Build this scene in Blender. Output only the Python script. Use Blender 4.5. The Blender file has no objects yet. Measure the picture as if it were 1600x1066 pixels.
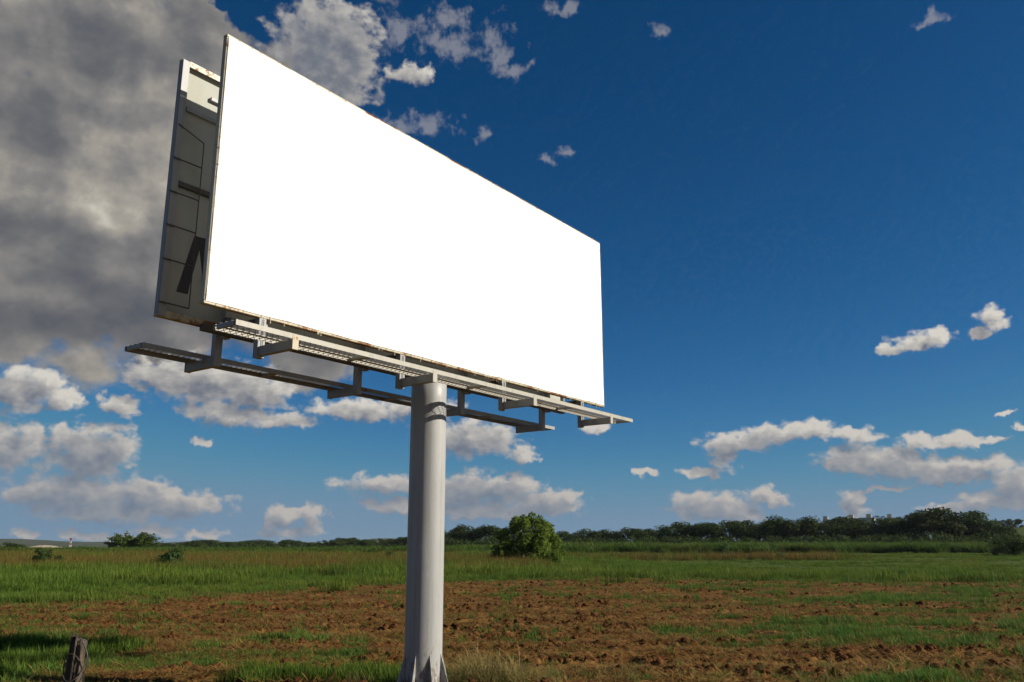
import bpy, bmesh, math, random
import numpy as np
from mathutils import Matrix, Vector

SC = bpy.context.scene
COL = SC.collection
R = math.radians
SUN_EL, SUN_AZ = 25.5, 98.0          # the sun stands to the right of the view (+X)
CAM_H = 2.1

# ------------------------------------------------------------------ camera
cam_d = bpy.data.cameras.new('camera')
cam = bpy.data.objects.new('camera', cam_d)
COL.objects.link(cam)
cam_d.sensor_width = 36.0
cam_d.lens = 29.81
cam_d.clip_start = 0.1
cam_d.clip_end = 30000
_p, _r = R(13.753), R(-0.098)
_fw = Vector((0, math.cos(_p), math.sin(_p)))
_up = Vector((0, -math.sin(_p), math.cos(_p)))
_rt = Vector((1, 0, 0))
_rt, _up = _rt * math.cos(_r) + _up * math.sin(_r), _up * math.cos(_r) - _rt * math.sin(_r)
M_ = Matrix((_rt, _up, -_fw)).transposed().to_4x4()
M_.translation = (0, 0, CAM_H)
cam.matrix_world = M_
SC.camera = cam

# ------------------------------------------------------------------ view / engine
SC.view_settings.view_transform = 'Standard'
SC.view_settings.look = 'None'
SC.view_settings.gamma = 1.0
SC.view_settings.exposure = 0.4
SC.view_settings.use_curve_mapping = False
SC.render.engine = 'CYCLES'
SC.cycles.use_denoising = True
SC.cycles.use_adaptive_sampling = True
SC.cycles.adaptive_threshold = 0.012
SC.cycles.adaptive_min_samples = 8
SC.cycles.max_bounces = 4
SC.cycles.diffuse_bounces = 2
SC.cycles.volume_bounces = 0
SC.cycles.transparent_max_bounces = 8
SC.render.film_transparent = False


# ------------------------------------------------------------------ node helper
class NT:
    """Small wrapper: n = NT(tree); n('ShaderNodeMath', op..., inputs)"""
    def __init__(self, tree):
        self.t = tree

    def __call__(self, typ, *ins, **props):
        nd = self.t.nodes.new(typ)
        for k, v in props.items():
            setattr(nd, k, v)
        for i, v in enumerate(ins):
            if v is None:
                continue
            self.put(nd.inputs[i], v)
        return nd

    def put(self, sock, v):
        if isinstance(v, bpy.types.NodeSocket):
            self.t.links.new(v, sock)
        elif isinstance(v, bpy.types.Node):
            self.t.links.new(v.outputs[0], sock)
        else:
            sock.default_value = v

    def m(self, op, a, b=None, c=None, clamp=False):
        return self('ShaderNodeMath', a, b, c, operation=op, use_clamp=clamp).outputs[0]

    def vm(self, op, a, b=None):
        nd = self('ShaderNodeVectorMath', a, b, operation=op)
        return nd.outputs[1] if op in ('LENGTH', 'DISTANCE', 'DOT_PRODUCT') else nd.outputs[0]

    def mix(self, f, a, b, blend='MIX'):
        nd = self.t.nodes.new('ShaderNodeMix')
        nd.data_type = 'RGBA'
        nd.blend_type = blend
        self.put(nd.inputs[0], f)
        self.put(nd.inputs[6], a)
        self.put(nd.inputs[7], b)
        return nd.outputs[2]

    def noise(self, vec, scale, detail=4, rough=0.55, dist=0.0, out=0, dims='3D'):
        nd = self.t.nodes.new('ShaderNodeTexNoise')
        nd.noise_dimensions = dims
        if vec is not None:
            self.put(nd.inputs['Vector'], vec)
        nd.inputs['Scale'].default_value = scale
        nd.inputs['Detail'].default_value = detail
        nd.inputs['Roughness'].default_value = rough
        nd.inputs['Distortion'].default_value = dist
        return nd.outputs[out]

    def ramp(self, f, stops, interp='LINEAR'):
        nd = self.t.nodes.new('ShaderNodeValToRGB')
        nd.color_ramp.interpolation = interp
        e = nd.color_ramp.elements
        while len(e) < len(stops):
            e.new(0.5)
        for el, (p, c) in zip(e, stops):
            el.position = p
            el.color = c if len(c) == 4 else (*c, 1)
        self.put(nd.inputs[0], f)
        return nd.outputs[0]

    def step(self, v, lo, hi, a=0.0, b=1.0, smooth=True):
        nd = self.t.nodes.new('ShaderNodeMapRange')
        nd.interpolation_type = 'SMOOTHSTEP' if smooth else 'LINEAR'
        for i, x in enumerate((v, lo, hi, a, b)):
            self.put(nd.inputs[i], x)
        return nd.outputs[0]


# ------------------------------------------------------------------ world: Nishita sky with cumulus clouds
# clouds: (azimuth, elevation, half width, half height) in degrees on the celestial sphere
CUMULUS=[(-14.2,31.5,3.6,3.23),(-12.3,30.9,2.4,2.39),(-13.7,33.4,3.5,1.68),(-11.5,32.5,1.6,1.9),(-7.6,31,1.8,0.66),(-30.5,9,1.7,1.33),(-29.3,9.5,1.3,0.9),(-28.2,8.8,1,0.83),(-25.1,8.6,1.3,0.78),(-19.9,10.4,4.5,1.46),(-22.9,10.5,2.2,1.11),(-17,10,2.6,1.32),(-18.5,8.5,3.1,0.89),(-15.3,8.2,2.2,0.58),(-9.9,9,4,0.76),(-6.1,9.1,2.6,0.77),(-20,6.6,0.6,0.32),(-30.7,5.7,1.7,1.46),(-29.7,6.5,1,0.81),(-26.4,5.5,2.6,1.74),(-27.5,6.3,1.5,0.98),(-25.1,6,1.3,1.31),(-26.9,3.3,4.1,1.04),(-28.8,3,2.3,0.88),(-23.2,3.3,1.7,1.08),(-20.8,2.8,2.8,0.78),(-24.7,2.2,4.2,0.68),(-14.1,2.3,1.9,0.4),(-15.1,1.8,0.9,0.8),(-12.9,1.9,0.8,0.81),(-14.3,1,2,0.32),(-8.5,4.1,3.3,0.71),(-2.6,3.8,4,1.26),(-0.4,4,2.6,0.92),(2.1,3,2.8,0.83),(-1.7,2.4,5.5,0.58),(-6.4,2.8,3.8,0.58),(-2.6,7.2,3.2,1.28),(-4.3,7,2.2,1.11),(0.8,6.1,1,0.64),(5.8,7.9,1.1,0.43),(26.3,12.3,1.7,0.58),(27.3,12.7,0.8,0.5),(24.4,12,0.9,0.35),(30.4,13.3,0.9,0.67),(29.7,12.5,0.6,0.38),(14.8,6.7,2.5,0.7),(17.4,7.2,2,0.69),(19.6,7.4,1.7,0.56),(21.8,6.9,1.8,0.51),(12.6,4.8,1.6,0.33),(13.8,5.7,1,0.66),(8.9,4.9,0.7,0.29),(25.8,6.3,1.2,0.54),(27.9,6.3,1.5,0.45),(29.2,6.1,1,0.3),(21.9,5.4,2.4,0.86),(24.2,4.9,2.7,0.96),(27,4.4,3.1,0.75),(29,4.7,1.6,0.59),(30.5,3.6,1.3,1.01),(29.1,2.6,2.3,0.65),(27.4,2.3,2.3,0.3),(12.7,2.6,2.5,0.97),(14.5,2.3,2,0.8),(16.5,3.2,1.3,0.64),(21.6,2.5,1,0.85),(22,3,0.5,0.62),(23.7,3.5,1.6,0.19),(31.1,6.8,0.4,0.26),(30.4,7.6,0.8,0.15),(-29.2,0.9,0.8,0.32),(-27.1,0.9,0.8,0.37),(-22.4,1.1,1.7,0.49),(-19.5,0.9,1.4,0.35),(-25.2,0.7,2.1,0.3)]
DECK=[(-31.7,13,7.1,3.5),(-29,13.4,6.8,3.03),(-21.3,26.6,6.6,4.97),(-30,29.8,9.5,5.19),(-21.9,32.2,8,4.33),(-31.4,23.6,8.3,5.38),(-25.8,23.2,6.5,5.3),(-21.8,19,9,5.96),(-29.7,16.4,9.3,5.24),(-25.1,13.8,8.8,2.94),(-17.4,15.4,6.9,3.71),(-31.9,19.4,8.7,7.25),(-13.9,12.3,4.2,1.89),(-17.3,29.9,5.3,3.81),(-38.7,25.9,7.7,9.66),(-35.6,16.1,6,6.31),(-28,37.6,16.6,5.76)]
WISPS=[(-4.9,34.4,2.7,1.13),(-1.2,32.8,1.5,1.93),(0,31.5,1.7,0.63),(-6.8,28,3.3,0.81),(2.7,25.8,1,0.33),(4.2,35.2,1.9,0.52),(11.4,33.4,1.1,0.53),(29.3,30.9,1.3,0.34),(-2.1,27.4,0.9,0.49),(-8.7,33.5,1.9,1.51),(-9.8,27.5,2.8,0.96),(-4.8,32.9,2.9,1.15),(3.8,26.4,0.9,0.41)]
GAPS=[(-18.2,34,2.7,1.3),(-20.9,33.7,0.9,0.57)]


def build_world():
    w = bpy.data.worlds.new('World')
    SC.world = w
    w.use_nodes = True
    t = w.node_tree
    t.nodes.clear()
    n = NT(t)
    S = 0.076

    # --- group: cloud field, azimuth/elevation in degrees -> distance-like value
    def field_group(name, puffs, k):
        g = bpy.data.node_groups.new(name, 'ShaderNodeTree')
        g.interface.new_socket('p', in_out='INPUT', socket_type='NodeSocketVector')
        g.interface.new_socket('f', in_out='OUTPUT', socket_type='NodeSocketFloat')
        gi = g.nodes.new('NodeGroupInput')
        go = g.nodes.new('NodeGroupOutput')
        gn = NT(g)
        acc = None
        sx = gn('ShaderNodeSeparateXYZ', gi.outputs[0])
        for (a, e, rx, ry) in puffs:
            # the running value rides along in z (multiplied by 0 there): keeps the nodes in sequence
            v = gn('ShaderNodeCombineXYZ', sx.outputs[0], sx.outputs[1], acc).outputs[0]
            v = gn('ShaderNodeVectorMath', v, (1 / rx, 1 / ry, 0), (-a / rx, -e / ry, 0), operation='MULTIPLY_ADD').outputs[0]
            l = gn.vm('LENGTH', v)
            acc = l if acc is None else gn.m('SMOOTH_MIN', acc, l, k)
        out = gn.m('SUBTRACT', 1.0, acc)
        g.links.new(out, go.inputs[0])
        return g

    tc = n('ShaderNodeTexCoord')
    dirv = n.vm('NORMALIZE', tc.outputs['Generated'])
    sep = n('ShaderNodeSeparateXYZ', dirv)
    az = n.m('MULTIPLY', n.m('ARCTAN2', sep.outputs[0], sep.outputs[1]), 180 / math.pi)
    el = n.m('MULTIPLY', n.m('ARCSINE', sep.outputs[2]), 180 / math.pi)
    # the pattern of clouds goes on round the horizon
    azf = n.m('SUBTRACT', n.m('PINGPONG', n.m('ADD', az, 42.0), 84.0), 42.0)
    comb = n('ShaderNodeCombineXYZ', azf, el, 0.0)
    p = comb.outputs[0]

    sky = n('ShaderNodeTexSky')
    sky.sky_type = 'NISHITA'
    sky.sun_disc = False
    sky.sun_elevation = R(SUN_EL)
    sky.sun_rotation = R(SUN_AZ)
    sky.altitude = 600
    sky.air_density = 0.6
    sky.dust_density = 0.0
    sky.ozone_density = 3.0
    # deep, polarised-looking blue: one response curve per channel for the whole sky
    ch = n('ShaderNodeSeparateColor', sky.outputs[0])
    cr = n.m('MULTIPLY', n.m('POWER', n.m('MULTIPLY', ch.outputs[0], 0.1), 1.73), 12.0)
    cr = n.m('SMOOTH_MIN', cr, 1.6, 1.0)
    cg = n.m('SMOOTH_MIN', n.m('MULTIPLY', n.m('POWER', n.m('MULTIPLY', ch.outputs[1], 0.1), 1.12), 7.7), 2.65, 1.2)
    cb = n.m('SMOOTH_MIN', n.m('MULTIPLY', ch.outputs[2], 0.80), 3.85, 1.4)
    skyc = n('ShaderNodeCombineColor', cr, cg, cb).outputs[0]

    # --- warped position shared by all cloud fields
    w1 = n.vm('SUBTRACT', n.noise(p, 0.5, 3, 0.6, out=1, dims='2D'), (0.5, 0.5, 0.5))
    wv = n.vm('MULTIPLY', w1, (3.0, 1.8, 0))
    pw = n.vm('ADD', p, wv)
    w2 = n.vm('SUBTRACT', n.noise(p, 0.9, 4, 0.55, out=1, dims='2D'), (0.5, 0.5, 0.5))
    pc = n.vm('ADD', p, n.vm('MULTIPLY', w2, (1.7, 1.1, 0)))
    OFF = (0.65, 0.8, 0)
    inv = (10.0, 10.0, 10.0, 1)

    def fld(group, pos):
        f = n('ShaderNodeGroup', node_tree=group)
        n.put(f.inputs[0], pos)
        return f.outputs[0]

    def over(col, a_, c_):
        return n.mix(a_, col, n.mix(1.0, c_, inv, 'MULTIPLY'))

    def cumulus(col, name, puffs, gain=1.0, rough=0.55, soft=0.50):
        g = field_group(name, [(a, e, rx * 1.12, ry * 1.18) for (a, e, rx, ry) in puffs], 0.35)
        st = n.vm('MULTIPLY', p, (0.8, 1.2, 1))

        def dens(nv, fv):
            big = n.m('MULTIPLY', n.m('SUBTRACT', n.noise(nv, 1.1, 7, rough, dims='2D'), 0.5), 1.35)
            return n.m('ADD', fld(g, fv), big)
        h0 = dens(st, pc)
        h1 = dens(n.vm('ADD', st, (0.5, 0.95, 0)), n.vm('ADD', pc, OFF))
        a_ = n.step(h0, -0.06, soft)
        lit = n.m('MULTIPLY', n.m('SUBTRACT', h0, h1), 0.58)
        thick = n.m('MULTIPLY', n.step(h0, 0.1, 1.2), 0.44)
        lit = n.m('MULTIPLY', n.m('ADD', lit, n.m('SUBTRACT', 0.66, thick)), gain)
        low = n.step(el, 1.0, 11.0)
        c1 = n.ramp(lit, [(0.0, (0.105, 0.13, 0.18)), (0.3, (0.19, 0.205, 0.24)), (0.62, (0.38, 0.37, 0.36)), (1.0, (0.66, 0.63, 0.57))])
        c2 = n.ramp(lit, [(0.0, (0.135, 0.185, 0.26)), (0.35, (0.195, 0.235, 0.295)), (0.7, (0.29, 0.305, 0.335)), (1.0, (0.46, 0.435, 0.415))])
        a_ = n.m('MULTIPLY', a_, n.step(el, -1.2, 1.0, 0.2, 1.0))
        return over(col, a_, n.mix(low, c2, c1))

    def deck(col, tag):
        g = field_group('deck_field' + tag, [(a, e, rx * 1.1, ry * 1.08) for (a, e, rx, ry) in DECK], 0.3)
        st = n.vm('MULTIPLY', p, (0.8, 1.1, 1))
        n1 = n.noise(st, 0.24, 8, 0.52, dims='2D')
        n2 = n.noise(n.vm('ADD', st, (0.6, 1.1, 0)), 0.24, 8, 0.52, dims='2D')
        h = n.m('ADD', fld(g, pw), n.m('MULTIPLY', n.m('SUBTRACT', n1, 0.5), 1.5))
        h = n.m('SUBTRACT', h, n.step(fld(field_group('gap_field' + tag, GAPS, 0.3), pw), -0.9, 0.8, 0.0, 0.9))
        a_ = n.step(h, 0.02, 0.40)
        l = n.m('ADD', n.m('MULTIPLY', n.m('SUBTRACT', n1, n2), 1.35), n.m('SUBTRACT', 0.66, n.m('MULTIPLY', n.step(h, 0.1, 1.1), 0.26)))
        # thin places let the light through, thick ones are dark from below
        l = n.m('ADD', l, n.step(fld(field_group('thin_field' + tag, THIN, 0.4), pw), -0.4, 1.0, 0.0, 0.30))
        l = n.m('SUBTRACT', l, n.step(fld(field_group('thick_field' + tag, THICK, 0.4), pw), -0.25, 0.7, 0.0, 0.25))
        c = n.ramp(l, [(0.0, (0.10, 0.11, 0.13)), (0.28, (0.15, 0.152, 0.162)), (0.55, (0.235, 0.228, 0.222)), (0.8, (0.38, 0.355, 0.31)), (1.0, (0.60, 0.565, 0.49))])
        return over(col, a_, c)

    def wisps(col):
        g = field_group('wisp_field', WISPS, 0.3)
        h = n.m('ADD', fld(g, pw), n.m('MULTIPLY', n.m('SUBTRACT', n.noise(p, 0.9, 8, 0.65, dims='2D'), 0.5), 2.6))
        return over(col, n.m('MULTIPLY', n.step(h, 0.0, 1.0), 0.38), (0.5, 0.48, 0.47, 1))

    # one branch per stretch of sky; no cloud crosses from one to the next
    HI, AZS = 16.6, 7.9
    lowl = [c for c in CUMULUS if c[1] < HI and c[0] < AZS]
    lowr = [c for c in CUMULUS if c[1] < HI and c[0] >= AZS]
    high = [c for c in CUMULUS if c[1] >= HI]
    b_ll = n('ShaderNodeBackground', cumulus(deck(skyc, '_low'), 'cumulus_field_left', lowl), S)
    b_lr = n('ShaderNodeBackground', cumulus(skyc, 'cumulus_field_right', lowr), S)
    b_h = n('ShaderNodeBackground', cumulus(deck(wisps(skyc), '_high'), 'cumulus_field_high', high, 0.8, 0.52, 0.5), S)
    b_0 = n('ShaderNodeBackground', skyc, S)
    m1 = n('ShaderNodeMixShader', n.m('GREATER_THAN', azf, AZS), b_ll.outputs[0], b_lr.outputs[0])
    m2 = n('ShaderNodeMixShader', n.m('GREATER_THAN', el, HI), m1.outputs[0], b_h.outputs[0])
    clear = n.m('GREATER_THAN', n.m('ABSOLUTE', n.m('SUBTRACT', el, 29.0)), 30.5)
    m3 = n('ShaderNodeMixShader', clear, m2.outputs[0], b_0.outputs[0])
    out = n('ShaderNodeOutputWorld')
    t.links.new(m3.outputs[0], out.inputs[0])
    w.cycles.sampling_method = 'MANUAL'
    w.cycles.sample_map_resolution = 512


THIN = [(-24, 24.5, 5, 4), (-20, 21, 4, 3.5), (-27, 21, 6, 2.2), (-18.5, 26, 3, 3)]
THICK = [(-24, 14, 16, 4.6), (-31, 25.5, 5, 2.0), (-26, 30, 9, 2.2)]
build_world()

# ------------------------------------------------------------------ sun
sd = bpy.data.lights.new('sun', 'SUN')
sd.energy = 5.0
sd.angle = R(0.5)
sd.color = (1.0, 0.92, 0.80)
sun = bpy.data.objects.new('sun', sd)
COL.objects.link(sun)
_s = Vector((math.sin(R(SUN_AZ)) * math.cos(R(SUN_EL)), math.cos(R(SUN_AZ)) * math.cos(R(SUN_EL)), math.sin(R(SUN_EL))))
sun.rotation_euler = _s.to_track_quat('Z', 'Y').to_euler()
sun.location = _s * 100

# ------------------------------------------------------------------ object helpers
def link(o, parent=None):
    COL.objects.link(o)
    if parent is not None:
        o.parent = parent
    return o


def empty(name, loc=(0, 0, 0), rz=0.0, parent=None):
    o = bpy.data.objects.new(name, None)
    o.location = loc
    o.rotation_euler = (0, 0, rz)
    return link(o, parent)


def tag(o, label=None, cat=None, group=None, kind=None):
    for k, v in (('label', label), ('category', cat), ('group', group), ('kind', kind)):
        if v:
            o[k] = v
    return o


def bm_obj(name, bm, mat, parent=None, smooth=False):
    me = bpy.data.meshes.new(name)
    bm.to_mesh(me)
    bm.free()
    if smooth:
        me.polygons.foreach_set('use_smooth', [True] * len(me.polygons))
    me.materials.append(mat)
    return link(bpy.data.objects.new(name, me), parent)


def add_box(bm, x0, x1, y0, y1, z0, z1):
    v = [bm.verts.new(c) for c in ((x0, y0, z0), (x1, y0, z0), (x1, y1, z0), (x0, y1, z0),
                                   (x0, y0, z1), (x1, y0, z1), (x1, y1, z1), (x0, y1, z1))]
    for f in ((0, 3, 2, 1), (4, 5, 6, 7), (0, 1, 5, 4), (1, 2, 6, 5), (2, 3, 7, 6), (3, 0, 4, 7)):
        bm.faces.new([v[i] for i in f])
    return v


def bevel(bm, w):
    bmesh.ops.bevel(bm, geom=bm.edges[:], offset=w, segments=1, affect='EDGES', clamp_overlap=True)


def box(name, mat, parent, x0, x1, y0, y1, z0, z1, bev=0.006):
    bm = bmesh.new()
    add_box(bm, x0, x1, y0, y1, z0, z1)
    if bev:
        bevel(bm, bev)
    return bm_obj(name, bm, mat, parent)


def add_bar(bm, a, b, r, seg=6):
    """round bar from a to b"""
    a, b = Vector(a), Vector(b)
    q = (b - a).to_track_quat('Z', 'Y')
    ra, rb = [], []
    for i in range(seg):
        c = q @ Vector((math.cos(2 * math.pi * i / seg) * r, math.sin(2 * math.pi * i / seg) * r, 0))
        ra.append(bm.verts.new(a + c))
        rb.append(bm.verts.new(b + c))
    for i in range(seg):
        j = (i + 1) % seg
        bm.faces.new((ra[i], ra[j], rb[j], rb[i]))
    bm.faces.new(ra[::-1])
    bm.faces.new(rb)


def material(name):
    m = bpy.data.materials.new(name)
    m.use_nodes = True
    m.node_tree.nodes.clear()
    n = NT(m.node_tree)
    out = n('ShaderNodeOutputMaterial')
    b = n('ShaderNodeBsdfPrincipled')
    m.node_tree.links.new(b.outputs[0], out.inputs[0])
    return m, n, b, out


def painted_steel(name, base, rust_amt, rough=0.5, streak=True, grime=0.35):
    """old light paint over steel: rust patches, vertical grime streaks"""
    m, n, b, out = material(name)
    geo = n('ShaderNodeNewGeometry')
    pos = geo.outputs['Position']
    big = n.noise(pos, 1.6, 5, 0.65)
    fine = n.noise(pos, 22.0, 5, 0.7)
    rust_f = n.m('ADD', n.m('MULTIPLY', big, 0.75), n.m('MULTIPLY', fine, 0.35))
    rust = n.step(rust_f, 0.70 - rust_amt, 0.76 - rust_amt)
    rcol = n.ramp(fine, [(0.25, (0.055, 0.022, 0.010)), (0.5, (0.20, 0.085, 0.030)), (0.75, (0.36, 0.19, 0.07))])
    st = n.noise(n.vm('MULTIPLY', pos, (9, 9, 0.7)), 1.0, 4, 0.6)
    dirt = n.step(st, 0.48, 0.75, 0.0, grime)
    pale = n.mix(n.noise(pos, 5.0, 4, 0.6), base, tuple(c * 0.80 for c in base[:3]) + (1,))
    col = n.mix(dirt, pale, (0.16, 0.14, 0.10, 1))
    col = n.mix(rust, col, rcol)
    n.put(b.inputs['Base Color'], col)
    n.put(b.inputs['Roughness'], n.step(rust, 0, 1, rough, 0.9))
    bp = n('ShaderNodeBump')
    bp.inputs['Strength'].default_value = 0.25
    bp.inputs['Distance'].default_value = 0.006
    n.put(bp.inputs['Height'], n.m('ADD', fine, n.m('MULTIPLY', rust, 0.6)))
    n.put(b.inputs['Normal'], bp.outputs[0])
    return m


MAT = {}
MAT['cream'] = painted_steel('cream_painted_steel', (0.40, 0.385, 0.325, 1), 0.03)
MAT['grey'] = painted_steel('grey_white_painted_steel', (0.31, 0.315, 0.31, 1), 0.02)
MAT['frame'] = painted_steel('rusty_frame_paint', (0.55, 0.50, 0.38, 1), 0.10, grime=0.6)
MAT['rusty'] = painted_steel('rusty_edge', (0.46, 0.40, 0.27, 1), 0.13, grime=0.75)
MAT['dark'] = painted_steel('dark_weathered_steel', (0.075, 0.065, 0.055, 1), 0.04, grime=0.4)


def pole_mat():
    m, n, b, out = material('galvanised_pole')
    tcx = n('ShaderNodeTexCoord')
    pos = tcx.outputs['Object']
    big = n.noise(n.vm('MULTIPLY', pos, (3, 3, 0.9)), 1.0, 5, 0.6)
    streak = n.noise(n.vm('MULTIPLY', pos, (16, 16, 0.35)), 1.0, 5, 0.65)
    blot = n.noise(pos, 5.5, 6, 0.7)
    col = n.mix(big, (0.255, 0.26, 0.252, 1), (0.41, 0.415, 0.40, 1))
    col = n.mix(n.step(streak, 0.45, 0.70, 0, 0.55), col, (0.22, 0.21, 0.19, 1))
    col = n.mix(n.step(blot, 0.62, 0.72, 0, 0.35), col, (0.54, 0.53, 0.50, 1))
    # peeling, dirty paint towards the foot
    sx = n('ShaderNodeSeparateXYZ', pos)
    foot = n.step(sx.outputs[2], 0.1, 1.0, 1.0, 0.0)
    peel = n.step(n.m('ADD', n.noise(n.vm('MULTIPLY', pos, (14, 14, 5)), 1.0, 5, 0.7), n.m('MULTIPLY', foot, 0.16)), 0.62, 0.68)
    col = n.mix(n.m('MULTIPLY', peel, n.m('MULTIPLY', foot, 0.8)), col, (0.13, 0.10, 0.07, 1))
    n.put(b.inputs['Base Color'], col)
    n.put(b.inputs['Roughness'], n.step(blot, 0.3, 0.7, 0.42, 0.58))
    b.inputs['Specular IOR Level'].default_value = 0.45
    bp = n('ShaderNodeBump')
    bp.inputs['Strength'].default_value = 0.12
    bp.inputs['Distance'].default_value = 0.004
    n.put(bp.inputs['Height'], blot)
    n.put(b.inputs['Normal'], bp.outputs[0])
    return m


def sheet_mat(name, base, dirty):
    m, n, b, out = material(name)
    pos = n('ShaderNodeTexCoord').outputs['Object']
    a = n.noise(n.vm('MULTIPLY', pos, (2.5, 2.5, 0.6)), 1.0, 5, 0.6)
    f = n.noise(pos, 9, 5, 0.7)
    col = n.mix(n.step(a, 0.4, 0.75, 0.0, dirty), base, (0.33, 0.31, 0.24, 1))
    col = n.mix(n.step(f, 0.60, 0.80, 0.0, dirty * 0.8), col, (0.25, 0.24, 0.20, 1))
    n.put(b.inputs['Base Color'], col)
    b.inputs['Roughness'].default_value = 0.7
    b.inputs['Specular IOR Level'].default_value = 0.15
    return m


MAT['pole'] = pole_mat()
MAT['vinyl'] = sheet_mat('blank_white_vinyl', (0.93, 0.93, 0.92, 1), 0.0)
# stretched vinyl lets some light through to the space between the boards
_t = MAT['vinyl'].node_tree
_o = [q for q in _t.nodes if q.type == 'OUTPUT_MATERIAL'][0]
_b = [q for q in _t.nodes if q.type == 'BSDF_PRINCIPLED'][0]
_tr = NT(_t)('ShaderNodeBsdfTranslucent', (0.9, 0.9, 0.88, 1))
_t.links.new(NT(_t)('ShaderNodeMixShader', 0.14, _b.outputs[0], _tr.outputs[0]).outputs[0], _o.inputs[0])
MAT['sheet'] = sheet_mat('weathered_back_sheet', (0.40, 0.41, 0.36, 1), 0.45)
_m, _n, _b, _o = material('black_print')
_n.put(_b.inputs['Base Color'], _n.mix(_n.noise(_n('ShaderNodeTexCoord').outputs['Object'], 6, 4), (0.018, 0.018, 0.022, 1), (0.04, 0.04, 0.045, 1)))
_b.inputs['Roughness'].default_value = 0.6
MAT['print'] = _m

# ------------------------------------------------------------------ the billboard
# local axes: x along the boards (to the right, away), y from the front board to the back board, z up
POLE = (-1.356, 13.641, 0.0)
D = (0.58438, 0.81148)
bb = empty('billboard', POLE, math.atan2(D[1], D[0]))
tag(bb, 'huge two-sided billboard on a single thick grey steel pole, its front blank white', 'billboard')
X0, X1 = -4.59, 4.91          # ends of the boards
Z0, Z1 = 4.931, 8.531         # bottom, top
YF, YB = -0.485, 0.565        # front face, back face
rnd = random.Random(4)

# --- pole: tapered tube with a weld seam, gusset plates and base plate
bm = bmesh.new()
rings = []
for z, r in ((-0.4, 0.288), (0.0, 0.288), (1.2, 0.288), (2.4, 0.288), (3.6, 0.287), (4.45, 0.286), (4.95, 0.286)):
    rings.append([bm.verts.new((math.cos(2 * math.pi * i / 64) * r, math.sin(2 * math.pi * i / 64) * r, z)) for i in range(64)])
for a, b_ in zip(rings, rings[1:]):
    for i in range(64):
        bm.faces.new((a[i], a[(i + 1) % 64], b_[(i + 1) % 64], b_[i]))
bm.faces.new(rings[-1])
pole = bm_obj('pole', bm, MAT['pole'], bb, True)
GZ = 0.56
for k in range(8):
    ang = k * math.pi / 4 + 0.466 - bb.rotation_euler.z
    bm = bmesh.new()
    ca, sa = math.cos(ang), math.sin(ang)
    prof = [(0.275, GZ), (0.291, GZ), (0.45, 0.03), (0.45, 0.0), (0.275, 0.0)]
    v1 = [bm.verts.new((ca * r - sa * 0.009, sa * r + ca * 0.009, z)) for r, z in prof]
    v2 = [bm.verts.new((ca * r + sa * 0.009, sa * r - ca * 0.009, z)) for r, z in prof]
    bm.faces.new(v1)
    bm.faces.new(v2[::-1])
    for i in range(5):
        j = (i + 1) % 5
        bm.faces.new((v1[j], v1[i], v2[i], v2[j]))
    bm_obj('gusset', bm, MAT['pole'], pole)
bm = bmesh.new()
bmesh.ops.create_cone(bm, cap_ends=True, segments=48, radius1=0.56, radius2=0.56, depth=0.05, matrix=Matrix.Translation((0, 0, -0.026)))
bm_obj('base_plate', bm, MAT['frame'], pole)

# --- front board: steel tray frame, stretched blank vinyl laced to it
fb = empty('front_board', parent=bb)
tag(fb, 'front board with blank pure white sheet')
T = 0.040                       # width of the frame bars seen from the front
DEP = 0.085


def frame(parent, y0, y1, mats):
    """four frame bars of a board between local y0 (front) and y1"""
    box('frame_bar', mats[0], parent, X0, X1, y0, y1, Z0, Z0 + T)
    box('frame_bar', mats[1], parent, X0, X1, y0, y1, Z1 - T, Z1)
    box('frame_bar', mats[2], parent, X0 + 0.001, X0 + T, y0 + 0.002, y1 - 0.002, Z0 + T, Z1 - T)
    box('frame_bar', mats[2], parent, X1 - T, X1 - 0.001, y0 + 0.002, y1 - 0.002, Z0 + T, Z1 - T)


frame(fb, YF, YF + DEP, (MAT['rusty'], MAT['rusty'], MAT['frame']))
# vinyl: a slightly wavy sheet, pulled at its lacing points
bm = bmesh.new()
NXS, NZS = 190, 60
ins = 0.026
grid = []
prng = np.random.RandomState(3)
edge_top = np.interp(np.arange(NXS + 1), np.arange(0, NXS + 1, 5), prng.uniform(-0.008, 0.008, NXS // 5 + 1))
edge_bot = np.interp(np.arange(NXS + 1), np.arange(0, NXS + 1, 4), prng.uniform(-0.012, 0.006, len(range(0, NXS + 1, 4)))) if NXS % 4 == 0 else np.interp(np.linspace(0, 47, NXS + 1), np.arange(48), prng.uniform(-0.012, 0.006, 48))
edge_l = np.interp(np.linspace(0, 15, NZS + 1), np.arange(16), prng.uniform(-0.012, 0.004, 16))
edge_r = np.interp(np.linspace(0, 15, NZS + 1), np.arange(16), prng.uniform(-0.004, 0.012, 16))
for j in range(NZS + 1):
    v = j / NZS
    row = []
    for i in range(NXS + 1):
        u = i / NXS
        x = X0 + ins + (X1 - X0 - 2 * ins) * u + edge_l[j] * (1 - u) ** 30 + edge_r[j] * u ** 30
        z = Z0 + ins + 0.012 + (Z1 - Z0 - 2 * ins - 0.016) * v + edge_bot[i] * (1 - v) ** 20 + edge_top[i] * v ** 20
        y = YF - 0.008 - 0.006 * math.sin(u * 23) * math.sin(v * 7) * 0.5
        row.append(bm.verts.new((x, y, z)))
    grid.append(row)
for j in range(NZS):
    for i in range(NXS):
        bm.faces.new((grid[j][i], grid[j][i + 1], grid[j + 1][i + 1], grid[j + 1][i]))
bm_obj('vinyl_sheet', bm, MAT['vinyl'], fb, True)
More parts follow.
